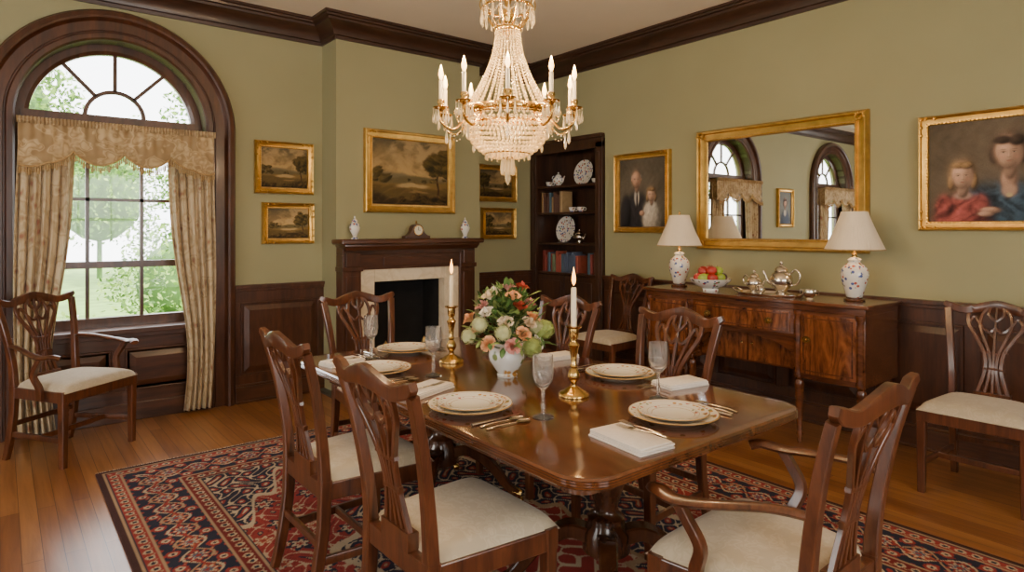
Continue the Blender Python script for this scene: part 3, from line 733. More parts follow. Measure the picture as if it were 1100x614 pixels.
painting('landscape_painting','small gilt-framed river landscape oil painting',1.71,2.155,1.295,1.646,YB,landscape(11,1.2),.05,180)
painting('landscape_painting','large gilt-framed romantic landscape above the mantel',2.49,3.437,1.567,2.31,YBR,landscape(21,1.0),.08,280)
painting('landscape_painting','small gilt-framed dark landscape beside the chimney breast',3.9,4.45,1.715,2.11,YB,landscape(31,.8),.055)
painting('landscape_painting','small gilt-framed meadow landscape beside the chimney breast',3.98,4.44,1.31,1.65,YB,landscape(44,1.1),.05)
painting('portrait_painting','gilt-framed portrait of a man in dark suit with a child',3.55,4.21,1.384,2.14,XR,p_man,.06,220,wall='right')
painting('portrait_painting','gilt-framed portrait of a woman in blue with a girl',.68,1.576,1.41,2.146,XR,p_woman,.06,340,wall='right')
painting('portrait_painting','small gilt-framed portrait of a lady between the windows',-1.2,-.68,1.45,2.1,YB,p_lady,.06,130)
# mirror
t=thing('wall_mirror','large rectangular mirror in an ornate gilt frame above sideboard','mirror',(XR-.003,2.57,1.75),-90)
w,h=1.38,1.0; mb=gframe(w,h,.095,.06)
for sx in (-1,1):
    for sz in (-1,1):
        for k in range(12):
            a=k*.55; r=.045-.0028*k; mb.ball((sx*(w/2-.05+r*math.cos(a)*.8),-.058,sz*(h/2-.05+r*math.sin(a)*.8)),.013-.0005*k,6,4)
n=46
for k in range(n+1):
    for sz in (-1,1): mb.ball((-w/2+.02+(w-.04)*k/n,-.05,sz*(h/2-.018)),.0095,6,4); mb.ball((-w/2+.085+(w-.17)*k/n,-.042,sz*(h/2-.083)),.006,5,3)
n=34
for k in range(n+1):
    for sx in (-1,1): mb.ball((sx*(w/2-.018),-.05,-h/2+.02+(h-.04)*k/n),.0095,6,4); mb.ball((sx*(w/2-.083),-.042,-h/2+.085+(h-.17)*k/n),.006,5,3)
part(t,'mirror_frame',mb,M_gold,smooth=40)
part(t,'mirror_glass',MB().add([(-w/2+.09,-.02,-h/2+.09),(w/2-.09,-.02,-h/2+.09),(w/2-.09,-.02,h/2-.09),(-w/2+.09,-.02,h/2-.09)],[(0,1,2,3)]),M_mirror,smooth=0)
# ------------------------------------------------------------------ mantel items
def urn(loc):
    t=thing('lidded_urn','small white and blue porcelain lidded urn on the mantel','vase',loc,group='mantel urns')
    part(t,'body',MB().lathe([(1e-5,0),(.03,0),(.03,.008),(.016,.02),(.024,.04),(.042,.075),(.046,.1),(.036,.13),(.022,.142),(.024,.148)],24),M_porc,smooth=60)
    part(t,'lid',MB().lathe([(.027,.148),(.024,.158),(.012,.172),(.005,.18),(.009,.19),(.001,.2)],20),M_porc,smooth=60)
urn((2.36,5.07,1.335));urn((3.5,5.07,1.335))
t=thing('mantel_clock','small wooden mantel clock with round dial and brass bezel','clock',(2.96,5.07,1.335))
pts=[(-.13,0),(.13,0),(.13,.025),(.1,.03),(.075,.05)]+arc(0,.07,.062,0,180,16)+[(-.075,.05),(-.1,.03),(-.13,.025)]
part(t,'clock_case',MB().prism(pts,-.035,.035,'y'),M_trimH,bevel=.004)
part(t,'dial',MB().prism(arc(0,.075,.042,0,350,30),-.038,-.035,'y'),simple('cream_dial',(.8,.74,.6),.4))
part(t,'bezel',MB().sweep([(x,-.04,z) for x,z in arc(0,.075,.044,0,348,30)],[.004,.004],closed=True,seg=6),M_brass)
part(t,'clock_hand',MB().box(-.0015,.0015,-.041,-.0385,.075,.105).box(0,.024,-.041,-.0385,.0735,.0765),M_black)
part(t,'finial',MB().lathe([(.012,.13),(.006,.14),(.009,.15),(.001,.165)],12),M_brass)
# ------------------------------------------------------------------ rug
def rugfn(U,V):
    W,L=2.92,4.38; x=(U-.5)*W;y=(V-.5)*L; img=np.zeros(U.shape+(3,))
    navy=(.020,.021,.038);red=(.26,.034,.027);cream=(.45,.35,.235);rust=(.34,.10,.05);blue=(.085,.10,.14);tan=(.33,.22,.13);dred=(.15,.018,.016)
    d=np.minimum(W/2-np.abs(x),L/2-np.abs(y))
    bl(img,np.ones_like(U),red)
    def ros(xx,yy,p,q,ph=0):
        cx=((xx/p+ph)%1-.5)*p; cy=((yy/q)%1-.5)*q; r=np.hypot(cx,cy); th=np.arctan2(cy,cx); return r,th
    ax,ay=np.abs(x),np.abs(y)
    vine=np.abs(np.sin(ax*30+1.6*np.sin(ay*17))*np.cos(ay*27+1.7*np.sin(ax*19)))
    bl(img,(vine<.07)*.85,cream); bl(img,((vine>.86))*1.0,navy); bl(img,(vine>.955)*1.0,tan)
    bl(img,((vine>.4)&(vine<.46))*1.0,dred)
    for (p,q,ph,c1,c2,s) in ((.24,.26,0,navy,cream,.066),(.24,.26,.5,cream,rust,.046)):
        r,th=ros(ax,ay+(.13 if ph else 0),p,q,ph); a=s*(.75+.25*np.cos(6*th)); bl(img,(r<a)*1.0,c1); bl(img,(r<a*.62)*1.0,c2); bl(img,(r<a*.3)*1.0,red)
    rr_=np.hypot(x/.75,y/1.15); th=np.arctan2(y/1.15,x/.75); e=1+.08*np.cos(16*th)
    inm=rr_<e
    bl(img,inm*1.0,navy); v2=np.abs(np.sin(ax*34+1.5*np.sin(ay*23))*np.cos(ay*30+1.2*np.sin(ax*27)))
    bl(img,(inm&(v2<.09))*1.0,cream); bl(img,(inm&(v2>.72))*1.0,red); bl(img,(inm&(v2>.93))*1.0,tan); bl(img,(np.abs(rr_-e)<.03)*1.0,cream)
    bl(img,(rr_<e*.45)*1.0,red); bl(img,((rr_<e*.45)&(v2<.14))*1.0,cream); bl(img,(np.abs(rr_-e*.45)<.025)*1.0,tan)
    fx=W/2-.46-ax;fy=L/2-.46-ay; sp=(fx/.5+fy/.75)<1+.1*np.sin(fx*30)
    bl(img,(sp)*1.0,navy); bl(img,(sp&(v2<.12))*1.0,cream); bl(img,(sp&(v2>.68))*1.0,red); bl(img,(sp&(v2>.92))*1.0,cream); bl(img,(np.abs((fx/.5+fy/.75)-1-.1*np.sin(fx*30))<.03)*1.0,cream)
    s=np.where(W/2-ax<L/2-ay,y,x)
    def band(a,b,c): 
        m=(d>=a)&(d<b); bl(img,m*1.0,c); return m
    m=band(.0,.46,navy)
    m=band(.12,.36,navy); dd=d-.24
    fl=np.abs(np.sin(s*52+2*np.sin(dd*40))*np.cos(dd*50)); bl(img,(m&(fl>.78))*1.0,red); bl(img,(m&(fl>.95))*1.0,tan)
    for A,c,t_ in ((.062,cream,.007),(-.062,tan,.007),(.03,red,.008)):
        v=np.abs(dd-A*np.sin(s*2*pi/.30)); bl(img,(m&(v<t_))*1.0,c)
    cx=((s/.15)%1-.5)*.15; k=np.floor(s/.15)%2; r=np.hypot(cx,dd); th=np.arctan2(dd,cx); a=.058*(.76+.24*np.cos(8*th))
    bl(img,(m&(r<a))*1.0,red); bl(img,(m&(r<a)&(k==0))*1.0,rust); bl(img,(m&(r<a*.72))*1.0,cream); bl(img,(m&(r<a*.5))*1.0,blue); bl(img,(m&(r<a*.26))*1.0,red)
    cx2=(((s+.075)/.15)%1-.5)*.15
    for o in (-.085,.085):
        r=np.hypot(cx2,dd-o); bl(img,(m&(r<.03))*1.0,red); bl(img,(m&(r<.018))*1.0,cream); bl(img,(m&(r<.008))*1.0,navy)
    for a0,b0,bg,c1,c2 in ((.045,.105,red,cream,navy),(.375,.44,dred,cream,navy)):
        m=band(a0,b0,bg); mid=(a0+b0)/2; c=((s/.06)%1-.5)*.06; r=np.hypot(c,(d-mid)); bl(img,(m&(r<.02))*1.0,c1); bl(img,(m&(r<.011))*1.0,c2)
        v=np.abs((d-mid)-.02*np.sin(s*2*pi/.06+pi/2)); bl(img,(m&(v<.0035))*1.0,tan)
    for a0 in (.03,.105,.36,.445): band(a0,a0+.010,tan)
    band(0,.03,(.05,.02,.018))
    n=fbm(U,V,2,30,3); return img*(1+.14*n[...,None])
me=colmesh('persian_rug',2.92,4.38,460,690,rugfn,lambda X,Z:np.stack([X,Z,np.full_like(X,.012)],1),M_rug)
rug=thing('persian_rug','red and navy patterned wool rug beneath the dining table','rug',(1.89,2.17,0))
part(rug,'rug_pile',me,None)
part(rug,'rug_backing',MB().box(-1.46,1.46,-2.19,2.19,.001,.0115),simple('rug_binding',(.06,.02,.02),.9),smooth=0)
mb=MB()
for k in range(300):
    x=-1.45+2.9*k/299
    for s in (-1,1): mb.sweep([(x,s*2.19,.006),(x+random.uniform(-.006,.006),s*2.225,.003)],[.0022,.0015],up=(0,0,1),seg=4)
part(rug,'fringe',mb,M_cream,stuff=True)
ZR=.0125
# ------------------------------------------------------------------ chairs
def yb(z): 
    t=max(0,(z-.45)/.52); return -.215-.02*t-.07*t*t
def build_chair(arm,loc,rz,label,wood_m=M_chair,seatm=M_seat):
    k=1.12 if arm else 1.0
    t=thing('dining_armchair' if arm else 'dining_chair',label,'chair',loc,rz)
    fw,bw_=.245*k,.20*k
    for sx in (-1,1):
        part(t,'leg',MB().sweep([(sx*(fw-.022),.2,.455),(sx*(fw-.022),.2,0)],[(.023,.023),(.017,.017)],shape='rect'),wood_m,smooth=30)
        part(t,'leg',MB().sweep([(sx*(bw_-.012),-.214,.46),(sx*(bw_-.012),-.222,.28),(sx*(bw_-.01),-.25,.1),(sx*(bw_-.008),-.275,0)],[(.02,.023),(.018,.02),(.016,.017)],shape='rect',smooth=4),wood_m,smooth=30)
    mb=MB().prism([(-fw,.225),(-bw_,-.23),(bw_,-.23),(fw,.225)],.385,.452); part(t,'seat_frame',mb,wood_m,bevel=.004,smooth=0)
    def sf(s,v):
        a=2*s-1;b=2*v-1; hwid=(bw_+(fw-bw_)*(v))-.004; y=-.2+.435*v
        e=max(0,1-abs(a)**7)*max(0,1-abs(b)**7)
        return (a*hwid,y,.446+.052*e**.45+.012*(1-a*a)*(1-b*b))
    part(t,'seat',MB().grid(sf,25,25),seatm,smooth=80)
    mb=MB()
    for sx in (-1,1): mb.sweep([(sx*(fw-.024),.2,.16),(sx*(bw_-.012),-.235,.16)],[(.009,.016)]*2,up=(0,0,1),shape='rect')
    mb.sweep([(-(fw+bw_)/2+.02,0,.16),((fw+bw_)/2-.02,0,.16)],[(.009,.015)]*2,up=(0,0,1),shape='rect')
    mb.sweep([(-bw_+.01,-.232,.22),(bw_-.01,-.232,.22)],[(.009,.015)]*2,up=(0,0,1),shape='rect')
    part(t,'stretcher',mb,wood_m,smooth=30)
    mb=MB()
    for sx in (-1,1):
        mb.sweep([(sx*(bw_-.012),yb(.45),.45),(sx*(bw_-.008),yb(.6),.6),(sx*(bw_+.012),yb(.8),.8),(sx*(bw_+.03),yb(.955),.955)],[(.019,.021),(.017,.017),(.019,.014)],shape='rect',smooth=5)
    W=bw_+.05
    cr=[(-W,yb(.97)-.004,.985),(-W*.86,yb(.97),.967),(-W*.6,yb(.96)-.012,.950),(-W*.3,yb(.97)-.022,.968),(0,yb(.98)-.026,.982)]
    cr=cr+[(-x,y,z) for x,y,z in cr[:-1][::-1]]
    mb.sweep(cr,[(.012,.012),(.022,.014),(.021,.014),(.026,.014),(.031,.014),(.026,.014),(.021,.014),(.022,.014),(.012,.012)],shape='rect',smooth=5)
    mb.box(-.085,.085,-.232,-.195,.45,.505)
    def rib(pts,w=.0085,sm=6):
        mb.sweep([(x,yb(z)-.02*max(0,(z-.5)/.45),z) for x,z in pts],[(w,.008)]*2,shape='rect',smooth=sm)
    for sx in (-1,1):
        rib([(sx*.07,.5),(sx*.05,.57),(sx*.036,.64),(sx*.045,.72),(sx*.085,.80),(sx*.125,.87),(sx*.13,.93),(sx*.10,.96)],.0095)
        rib([(sx*.036,.5),(sx*.022,.57),(sx*.014,.64),(sx*.022,.72),(sx*.05,.80),(sx*.072,.87),(sx*.065,.93),(sx*.04,.965)],.008)
        rib([(sx*.125,.88),(sx*.1,.915),(sx*.07,.87),(sx*.03,.835),(0,.86)],.007)
        rib([(sx*.03,.97),(sx*.035,.93),(0,.895)],.007)
    rib([(0,.5),(0,.64),(0,.75),(0,.86)],.007); rib([(0,.86),(0,.97)],.006)
    rib([(-.05,.625),(0,.632),(.05,.625)],.012); rib([(-.062,.73),(0,.72),(.062,.73)],.007)
    part(t,'backrest',mb,wood_m,smooth=30)
    if arm:
        for sx in (-1,1):
            part(t,'armrest',MB().sweep([(sx*(bw_+.0),yb(.7)+.005,.70),(sx*(bw_+.03),-.14,.70),(sx*(fw+.02),0,.675),(sx*(fw+.035),.1,.66),(sx*(fw+.02),.17,.665),(sx*(fw+.0),.2,.655)],[(.016,.012),(.02,.012),(.026,.013),(.03,.015),(.024,.016)],up=(0,0,1),smooth=6),wood_m,smooth=60)
            part(t,'arm_support',MB().sweep([(sx*(fw-.006),.05,.40),(sx*(fw+.004),.055,.47),(sx*(fw+.022),.03,.55),(sx*(fw+.03),.07,.62),(sx*(fw+.03),.1,.66)],[(.016,.02),(.014,.016),(.013,.014)],shape='rect',smooth=5),wood_m,smooth=30)
    return t
LB='mahogany dining chair, pierced splat, cream damask seat'
CH=build_chair(False,(1.17,1.74,ZR),-90,LB+', at the table'); CH['group']='chairs around the dining table'
G='chairs around the dining table'
dup(CH,(1.17,2.5,ZR),-90,group=G); dup(CH,(2.36,1.97,ZR),90,group=G); dup(CH,(2.36,2.76,ZR),90,group=G)
dup(CH,(1.78,3.47,ZR),180,group=G)
c=dup(CH,(4.22,3.87,0),90,'mahogany side chair against the wall beside the bookcase','side chairs along the wall')
c=dup(CH,(4.1,1.08,0),92,'mahogany side chair against the wall beside the sideboard','side chairs along the wall')
AC=build_chair(True,(1.77,1.0,ZR),2,'mahogany armchair with curved arms and cream seat, at table')
dup(AC,(.37,4.93,0),-142,'mahogany armchair with curved arms and cream seat, near window')
# ------------------------------------------------------------------ dining table
TX,TY=1.79,2.235; hx,hy=.60,1.065
T=thing('dining_table','long polished mahogany double-pedestal dining table','table',(TX,TY,ZR)); ZT=.75
def zt(z): return z-ZR
pr=[(.02,.712),(.004,.716),(.0,.7205),(.004,.7225),(.0,.727),(.004,.7295),(.0,.735),(.004,.7375),(.0,.743),(.006,.749),(.012,.75)]
mb=MB().rr(hx,hy,.12,[(a,zt(b)) for a,b in pr],10); part(T,'table_top',mb,M_table,smooth=25)
mb=MB().rr(hx-.12,hy-.14,.06,[(0,zt(.64)),(0,zt(.712))],6); part(T,'apron',mb,M_tableleg,smooth=30)
for py in (-.58,.58):
    pr=[(.09,zt(.65)),(.09,.60),(.05,.585),(.045,.56),(.075,.53),(.083,.48),(.06,.42),(.042,.36),(.05,.34),(.07,.325),(.07,.30),(.09,.27),(.09,.2),(.05,.17),(.02,.16)]
    p=part(T,'pedestal',MB().lathe(pr,32,(0,py,0),flute=lambda k,z:(.03*math.cos(k*pi) if .42<z<.56 else 0)),M_tableleg,smooth=50)
    for a in (45,135,225,315):
        cx,sy=math.cos(R(a)),math.sin(R(a)); 
        L=[(.06,.25),(.16,.27),(.28,.2),(.38,.09),(.44,.055)]
        sc=.92
        part(p,'leg',MB().sweep([(cx*r*sc,py+sy*r*sc,z) for r,z in L],[(.028,.04),(.026,.034),(.021,.024),(.017,.018)],up=(-sy,cx,0),shape='rect',smooth=5),M_tableleg,smooth=30)
        part(p,'caster',MB().sweep([(cx*.40*sc,py+sy*.40*sc,.072),(cx*.455*sc,py+sy*.455*sc,.05)],[(.021,.021),(.019,.019)],up=(-sy,cx,0)).ball((cx*.45*sc,py+sy*.45*sc,.019),.019,12,8),M_brass)
# ------------------------------------------------------------------ sideboard
S=thing('sideboard','flame mahogany bow-front sideboard on turned legs','sideboard',(4.36,2.525,0),-90)
def yf(x): 
    return -.235-.05*math.cos(min(abs(x)/.42,1)*pi/2) if abs(x)<.42 else -.235-.02*math.sin(min((abs(x)-.42)/.42,1)*pi)
def foot(hw_,off,back,n=40,flat=None):
    p=[(-hw_+2*hw_*k/n,(yf(-hw_+2*hw_*k/n) if flat is None else flat)-off) for k in range(n+1)]; return p+[(hw_,back),(-hw_,back)]
mb=MB().prism(foot(.845,0,.27),.885,.925)
xs=[(-.845,-.40),(.40,.845)]
for a,b in xs:
    p=[(a+(b-a)*k/10,yf(a+(b-a)*k/10)) for k in range(11)]+[(b,.27),(a,.27)]; mb.prism(p,.44,.885)
p=[(-.40+.8*k/16,yf(-.4+.8*k/16)) for k in range(17)]+[(.4,.27),(-.4,.27)]; mb.prism(p,.72,.885)
mb.box(-.40,.40,-.12,.27,.46,.72)
ap=[(-.4,.72),(-.4,.60)]+[(x,z) for x,z in [(-.36+.72*k/20,.60+.085*math.sin(pi*k/20)**.6) for k in range(21)]]+[(.4,.60),(.4,.72)]
mb.prism(ap,-.235,-.215,'y')
part(S,'body',mb,M_side,bevel=.003,smooth=25)
mb=MB().prism(foot(.87,.022,.275),.925,.95); part(S,'sideboard_top',mb,M_side,bevel=.006,smooth=25)
def curved(mb,x0,x1,z0,z1,off,n=14,thick=.01):
    rs=[]
    for k in range(n+1):
        x=x0+(x1-x0)*k/n; y=yf(x)
        rs.append([(x,y-off,z0),(x,y-off,z1),(x,y+thick,z1),(x,y+thick,z0)])
    mb.rings(rs)
def frm(mb,x0,x1,z0,z1,off,w=.008):
    curved(mb,x0,x1,z0,z0+w,off);curved(mb,x0,x1,z1-w,z1,off);curved(mb,x0,x0+w,z0,z1,off,2);curved(mb,x1-w,x1,z0,z1,off,2)
def knob(par,x,z,off=.012):
    y=yf(x)-off
    part(par,'pull',MB().prism([(x+.022*math.cos(q*pi/8)*1.25,z+.022*math.sin(q*pi/8)) for q in range(16)],y-.003,y,'y').sweep([(x+.02*math.cos(R(a)),y-.01,z-.004+.016*math.sin(R(a))) for a in range(190,352,20)],[.003,.003],seg=6).ball((x,y-.006,z),.006,8,5),M_brass)
for a,b in ((-.80,-.445),(.445,.80)):
    mb=MB(); curved(mb,a,b,.475,.865,.008); d=part(S,'door',mb,M_flame,bevel=.002,smooth=25)
    mb=MB(); frm(mb,a+.02,b-.02,.495,.845,.014,.007); part(d,'door_moulding',mb,M_side,smooth=25)
    knob(d,(b-.045) if a<0 else (a+.045),.70,.012)
mb=MB(); curved(mb,-.375,.375,.735,.87,.008); d=part(S,'drawer',mb,M_flame,bevel=.002,smooth=25)
mb=MB(); frm(mb,-.36,.36,.748,.857,.013,.006); part(d,'drawer_moulding',mb,M_side,smooth=25)
knob(d,-.24,.80);knob(d,.24,.80)
for a,b,kx in ((-.385,-.005,-.04),(.005,.385,.04)):
    d=part(S,'door',MB().box(a,b,-.135,-.12,.475,.715),M_flame,bevel=.003,smooth=0)
    part(d,'knob',MB().ball((kx,-.145,.6),.01,10,6),M_brass)
for x in (-.815,-.42,.42,.815):
    y=yf(x)+.03
    prf=[(.012,0),(.017,.02),(.013,.04),(.022,.06),(.017,.08),(.028,.38),(.03,.41),(.02,.425),(.033,.44)]
    part(S,'leg',MB().lathe(prf,16,(x,y,0),flute=lambda k,z:(.07*math.cos(k*pi) if .1<z<.4 else 0)),M_side,smooth=40)
    part(S,'corner_column',MB().lathe([(.024,.44),(.028,.46),(.022,.48),(.026,.52),(.026,.8),(.022,.84),(.03,.86),(.03,.885)],16,(x,y-.02,0),flute=lambda k,z:(.06*math.cos(k*pi) if .5<z<.82 else 0)),M_side,smooth=40)
for x in (-.8,.8):
    part(S,'leg',MB().lathe([(.012,0),(.016,.03),(.028,.4),(.03,.44)],12,(x,.23,0)),M_side)
def lamp(loc,lab):
    t=thing('table_lamp',lab,'lamp',loc,group='sideboard lamps')
    part(t,'lamp_stand',MB().lathe([(1e-5,0),(.062,0),(.065,.006),(.062,.014),(.05,.018),(.05,.024)],28),M_tableleg,smooth=40)
    part(t,'lamp_base',MB().lathe([(.045,.024),(.05,.03),(.06,.07),(.078,.13),(.085,.175),(.078,.21),(.055,.238),(.036,.25),(.036,.262),(.044,.268),(.04,.275),(.02,.285)],32),M_porc,smooth=60)
    part(t,'lamp_neck',MB().lathe([(.018,.283),(.014,.30),(.018,.305),(.008,.315),(.008,.58),(.012,.585),(.006,.595),(.009,.605),(.001,.618)],14),M_brass,smooth=60)
    def shf(s,v):
        a=2*pi*s; z=.335+.25*(1-v); r=(.08+(.18-.08)*(v**1.15)); r*=1+.006*math.cos(a*60)
        return (r*math.cos(a),r*math.sin(a),z)
    part(t,'lamp_shade',MB().grid(shf,240,12,closeu=True),M_shade,smooth=80)
    part(t,'shade_trim',MB().sweep([(.181*math.cos(a*pi/24),.181*math.sin(a*pi/24),.336) for a in range(48)],[.004,.004],up=(0,0,1),closed=True,seg=6),M_fringe)
    L=bpy.data.lights.new('lamp_bulb','POINT'); L.energy=2.2; L.color=(1,.68,.38); L.shadow_soft_size=.03
    o=link(bpy.data.objects.new('lamp_bulb_light',L)); o.location=(loc[0],loc[1],loc[2]+.45)
lamp((4.36,3.22,.95),'painted porcelain table lamp with cream shade beside fruit bowl')
lamp((4.38,1.85,.95),'painted porcelain table lamp with cream shade near silver pieces')
t=thing('fruit_bowl','floral porcelain bowl holding apples on the sideboard','bowl',(4.26,2.86,.95))
part(t,'bowl',MB().lathe([(1e-5,.0),(.06,0),(.06,.012),(.055,.016),(.11,.04),(.15,.075),(.16,.092),(.156,.092),(.145,.078),(.1,.045),(1e-5,.03)],36),porcelain('red_blue_floral_bowl',(.35,.06,.05),(.08,.12,.3),34,thr=.4),smooth=60)
ap=[simple('red_apple_skin',(.42,.03,.02),.25,0,.3,10,coat=.4),simple('green_apple_skin',(.32,.42,.05),.25,0,.3,10,coat=.4),simple('dark_plum_skin',(.07,.014,.03),.3,0,.3,10,coat=.3)]
APm=[MB().lathe([(max(.001,.038*math.sin(pi*i/14)*(1+.1*math.sin(pi*i/14))),-.036*math.cos(pi*i/14)+(-.01*math.exp(-((i-14)/1.6)**2))+.006*math.exp(-((i)/1.6)**2)) for i in range(15)],20).mesh('apple_body',m,80) for m in ap]
for k,(dx,dy,dz,mi) in enumerate([(.075,0,.098,0),(-.075,.01,.098,1),(0,.08,.098,0),(.01,-.08,.098,1),(-.055,-.058,.1,0),(.06,.06,.1,1),(.066,-.058,.1,2),(-.055,.064,.1,0),(0,.005,.12,1),(-.035,-.035,.157,0),(.035,.03,.157,0),(.03,-.045,.152,1),(-.04,.035,.15,0)]):
    nm=['red apple','green apple','dark plum'][mi]
    t=thing(['apple','apple','plum'][mi],'shiny %s piled in the porcelain bowl'%nm,'fruit',(4.26+dx,2.86+dy,.95+dz),k*40,group='fruit in the bowl')
    part(t,'fruit_body',APm[mi],None,rot=(R(random.uniform(-25,25)),R(random.uniform(-25,25)),0)); part(t,'stem',MB().sweep([(0,0,.02),(.003,0,.042)],[.0018,.0014],up=(0,1,0),seg=5),M_trim)
t=thing('silver_tray','oval silver tray on the sideboard under the tea set','tray',(4.3,2.40,.95),-90)
part(t,'tray_surface',MB().lathe([(1e-5,.002),(1,.002),(1.05,.014),(1.08,.016),(1.08,.013),(1.03,0),(1e-5,0)],48,sx=.225,sy=.14),M_silver,smooth=40)
for sx in (-1,1): part(t,'tray_handle',MB().sweep([(sx*.235,-.04,.014),(sx*.27,-.03,.03),(sx*.275,0,.034),(sx*.27,.03,.03),(sx*.235,.04,.014)],[.005,.005],up=(0,0,1),smooth=5,seg=8),M_silver)
teapot(1.1,loc=(4.30,2.31,.953),rz=95,tall=1.2,label='tall polished silver teapot on a silver tray')
teapot(.8,name='coffee_pot',loc=(4.30,2.515,.953),rz=265,tall=1.15,label='silver coffee pot on a silver tray')
teapot(.5,name='creamer',loc=(4.21,2.42,.953),rz=200,label='small silver creamer on a silver tray')
t=thing('sugar_bowl','small two-handled silver sugar bowl on the sideboard','bowl',(4.24,2.08,.95),-90)
part(t,'body',MB().lathe([(1e-5,0),(.026,0),(.022,.01),(.04,.03),(.046,.05),(.04,.066),(.037,.066),(.04,.05),(1e-5,.02)],24),M_silver,smooth=60)
for sx in (-1,1): part(t,'handle',MB().sweep([(sx*.04,0,.06),(sx*.062,0,.06),(sx*.06,0,.03),(sx*.04,0,.032)],[.003,.003],smooth=4,seg=6),M_silver)
# ------------------------------------------------------------------ table settings
def plateset(x,y,sc=1.0,big=.158):
    a=solo('dinner_plate',PLM,None,'gold-rimmed cream floral dinner plate on the table','plate',(x,y,ZT),group='dinner plates'); a.scale=(big/.157,)*3
    b=solo('salad_plate',PLM,None,'smaller cream floral plate stacked on a dinner plate','plate',(x,y,ZT+.0095),group='salad plates'); b.scale=(.125/.157,)*3
PS=[(1.37,1.95),(1.86,1.40),(2.20,1.95),(1.38,2.72),(1.73,3.08),(2.2,2.76)]
for x,y in PS: plateset(x,y)
def napkin(x,y,rz,w=.085,l=.125):
    mb=MB()
    for k in range(4):
        z=k*.0055; mb.rr(w-.002*k,l-.002*(k%2)*2,.006,[(.002,z),(0,z+.0015),(0,z+.004),(.002,z+.0055)],3,random.uniform(-.002,.002),random.uniform(-.002,.002))
    solo('napkin',mb,M_cream,'folded cream linen napkin on the polished table','napkin',(x,y,ZT),rz,smooth=40,group='folded napkins')
napkin(1.36,2.27,-70,.065,.13);napkin(1.55,1.33,-6,.075,.12);napkin(2.28,1.68,80,.065,.11);napkin(1.33,3.0,-80,.06,.10);napkin(2.25,2.43,85,.06,.11)
def spoonm():
    mb=MB(); mb.sweep([(0,-.095,.003),(0,-.05,.006),(0,.03,.004)],[(.007,.0014),(.0035,.0018),(.003,.0018)],up=(0,0,1),smooth=5,seg=8)
    mb.grid(lambda s,v:(.019*math.sin(pi*v)**.8*(2*s-1)*(1.05-.15*v),.03+.062*v,.004-.004*math.sin(pi*v)*(1-(2*s-1)**2)+.002),9,12); return mb
def forkm():
    mb=MB(); mb.sweep([(0,-.095,.003),(0,-.05,.006),(0,.025,.004)],[(.007,.0014),(.0035,.0018),(.004,.0016)],up=(0,0,1),smooth=5,seg=8)
    mb.box(-.0115,.0115,.025,.045,.003,.0048)
    for k in range(4): 
        x=-.01+.0067*k; mb.sweep([(x,.043,.004),(x,.065,.0035),(x,.092,.006)],[(.0018,.001),(.0012,.0008)],up=(0,0,1),smooth=3,seg=6)
    return mb
def knifem():
    mb=MB(); mb.sweep([(0,-.11,.005),(0,-.03,.005),(0,.0,.005)],[(.006,.004),(.007,.0045),(.005,.003)],up=(0,0,1),seg=8)
    mb.prism([(-.006,0),(.008,0),(.0095,.05),(.008,.09),(-.004,.115),(-.006,.1)],.004,.0055); return mb
SPm=spoonm().mesh('spoon',M_silver,60);FKm=forkm().mesh('fork',M_silver,40);KNm=knifem().mesh('knife',M_silver,40)
def cut(kind,x,y,rz,z=0):
    me={'spoon':SPm,'fork':FKm,'knife':KNm}[kind]
    solo(kind,me,None,'polished silver table %s beside a plate'%kind,kind,(x,y,ZT+z),rz,group='silver cutlery')
def setting(px,py,ang,forks=(.178,.208)):
    f=Vector((-math.sin(R(ang)),math.cos(R(ang)))); r=Vector((f.y,-f.x)); c=Vector((px,py))
    for k,d in (('knife',.178),('spoon',.208),('spoon',.245)): p=c+r*d-f*.01; cut(k,p.x,p.y,ang+random.uniform(-3,3))
    for d in forks: p=c-r*d; cut('fork',p.x,p.y,ang+random.uniform(-3,3))
setting(1.37,1.95,-90,(.178,));setting(1.86,1.40,0,(.178,));setting(2.2,1.95,90);setting(1.38,2.72,-90,());setting(1.73,3.08,180);setting(2.2,2.76,90,(.178,))
cut('fork',1.60,1.33,8,.022);cut('fork',1.37,2.25,-75,.022);cut('fork',1.35,2.98,-85,.022)
GP=[(1e-5,0),(.037,0),(.038,.003),(.02,.006),(.008,.012),(.0055,.03),(.009,.045),(.0055,.058),(.0055,.09),(.009,.1),(.018,.108),(.032,.128),(.038,.16),(.037,.19),(.036,.222),(.0345,.222),(.0352,.19),(.0362,.16),(.030,.13),(.016,.113),(1e-5,.109)]
GM=MB().lathe(GP,36,flute=lambda k,z:(.03*math.cos(k*pi) if .11<z<.18 else 0)).mesh('goblet',M_glass,40)
for x,y in ((1.51,1.70),(1.55,2.50),(1.50,3.03),(2.03,1.60),(2.07,2.6)):
    solo('wine_goblet',GM,None,'cut crystal stemmed goblet on the polished table','glass',(x,y,ZT),0,group='crystal goblets')
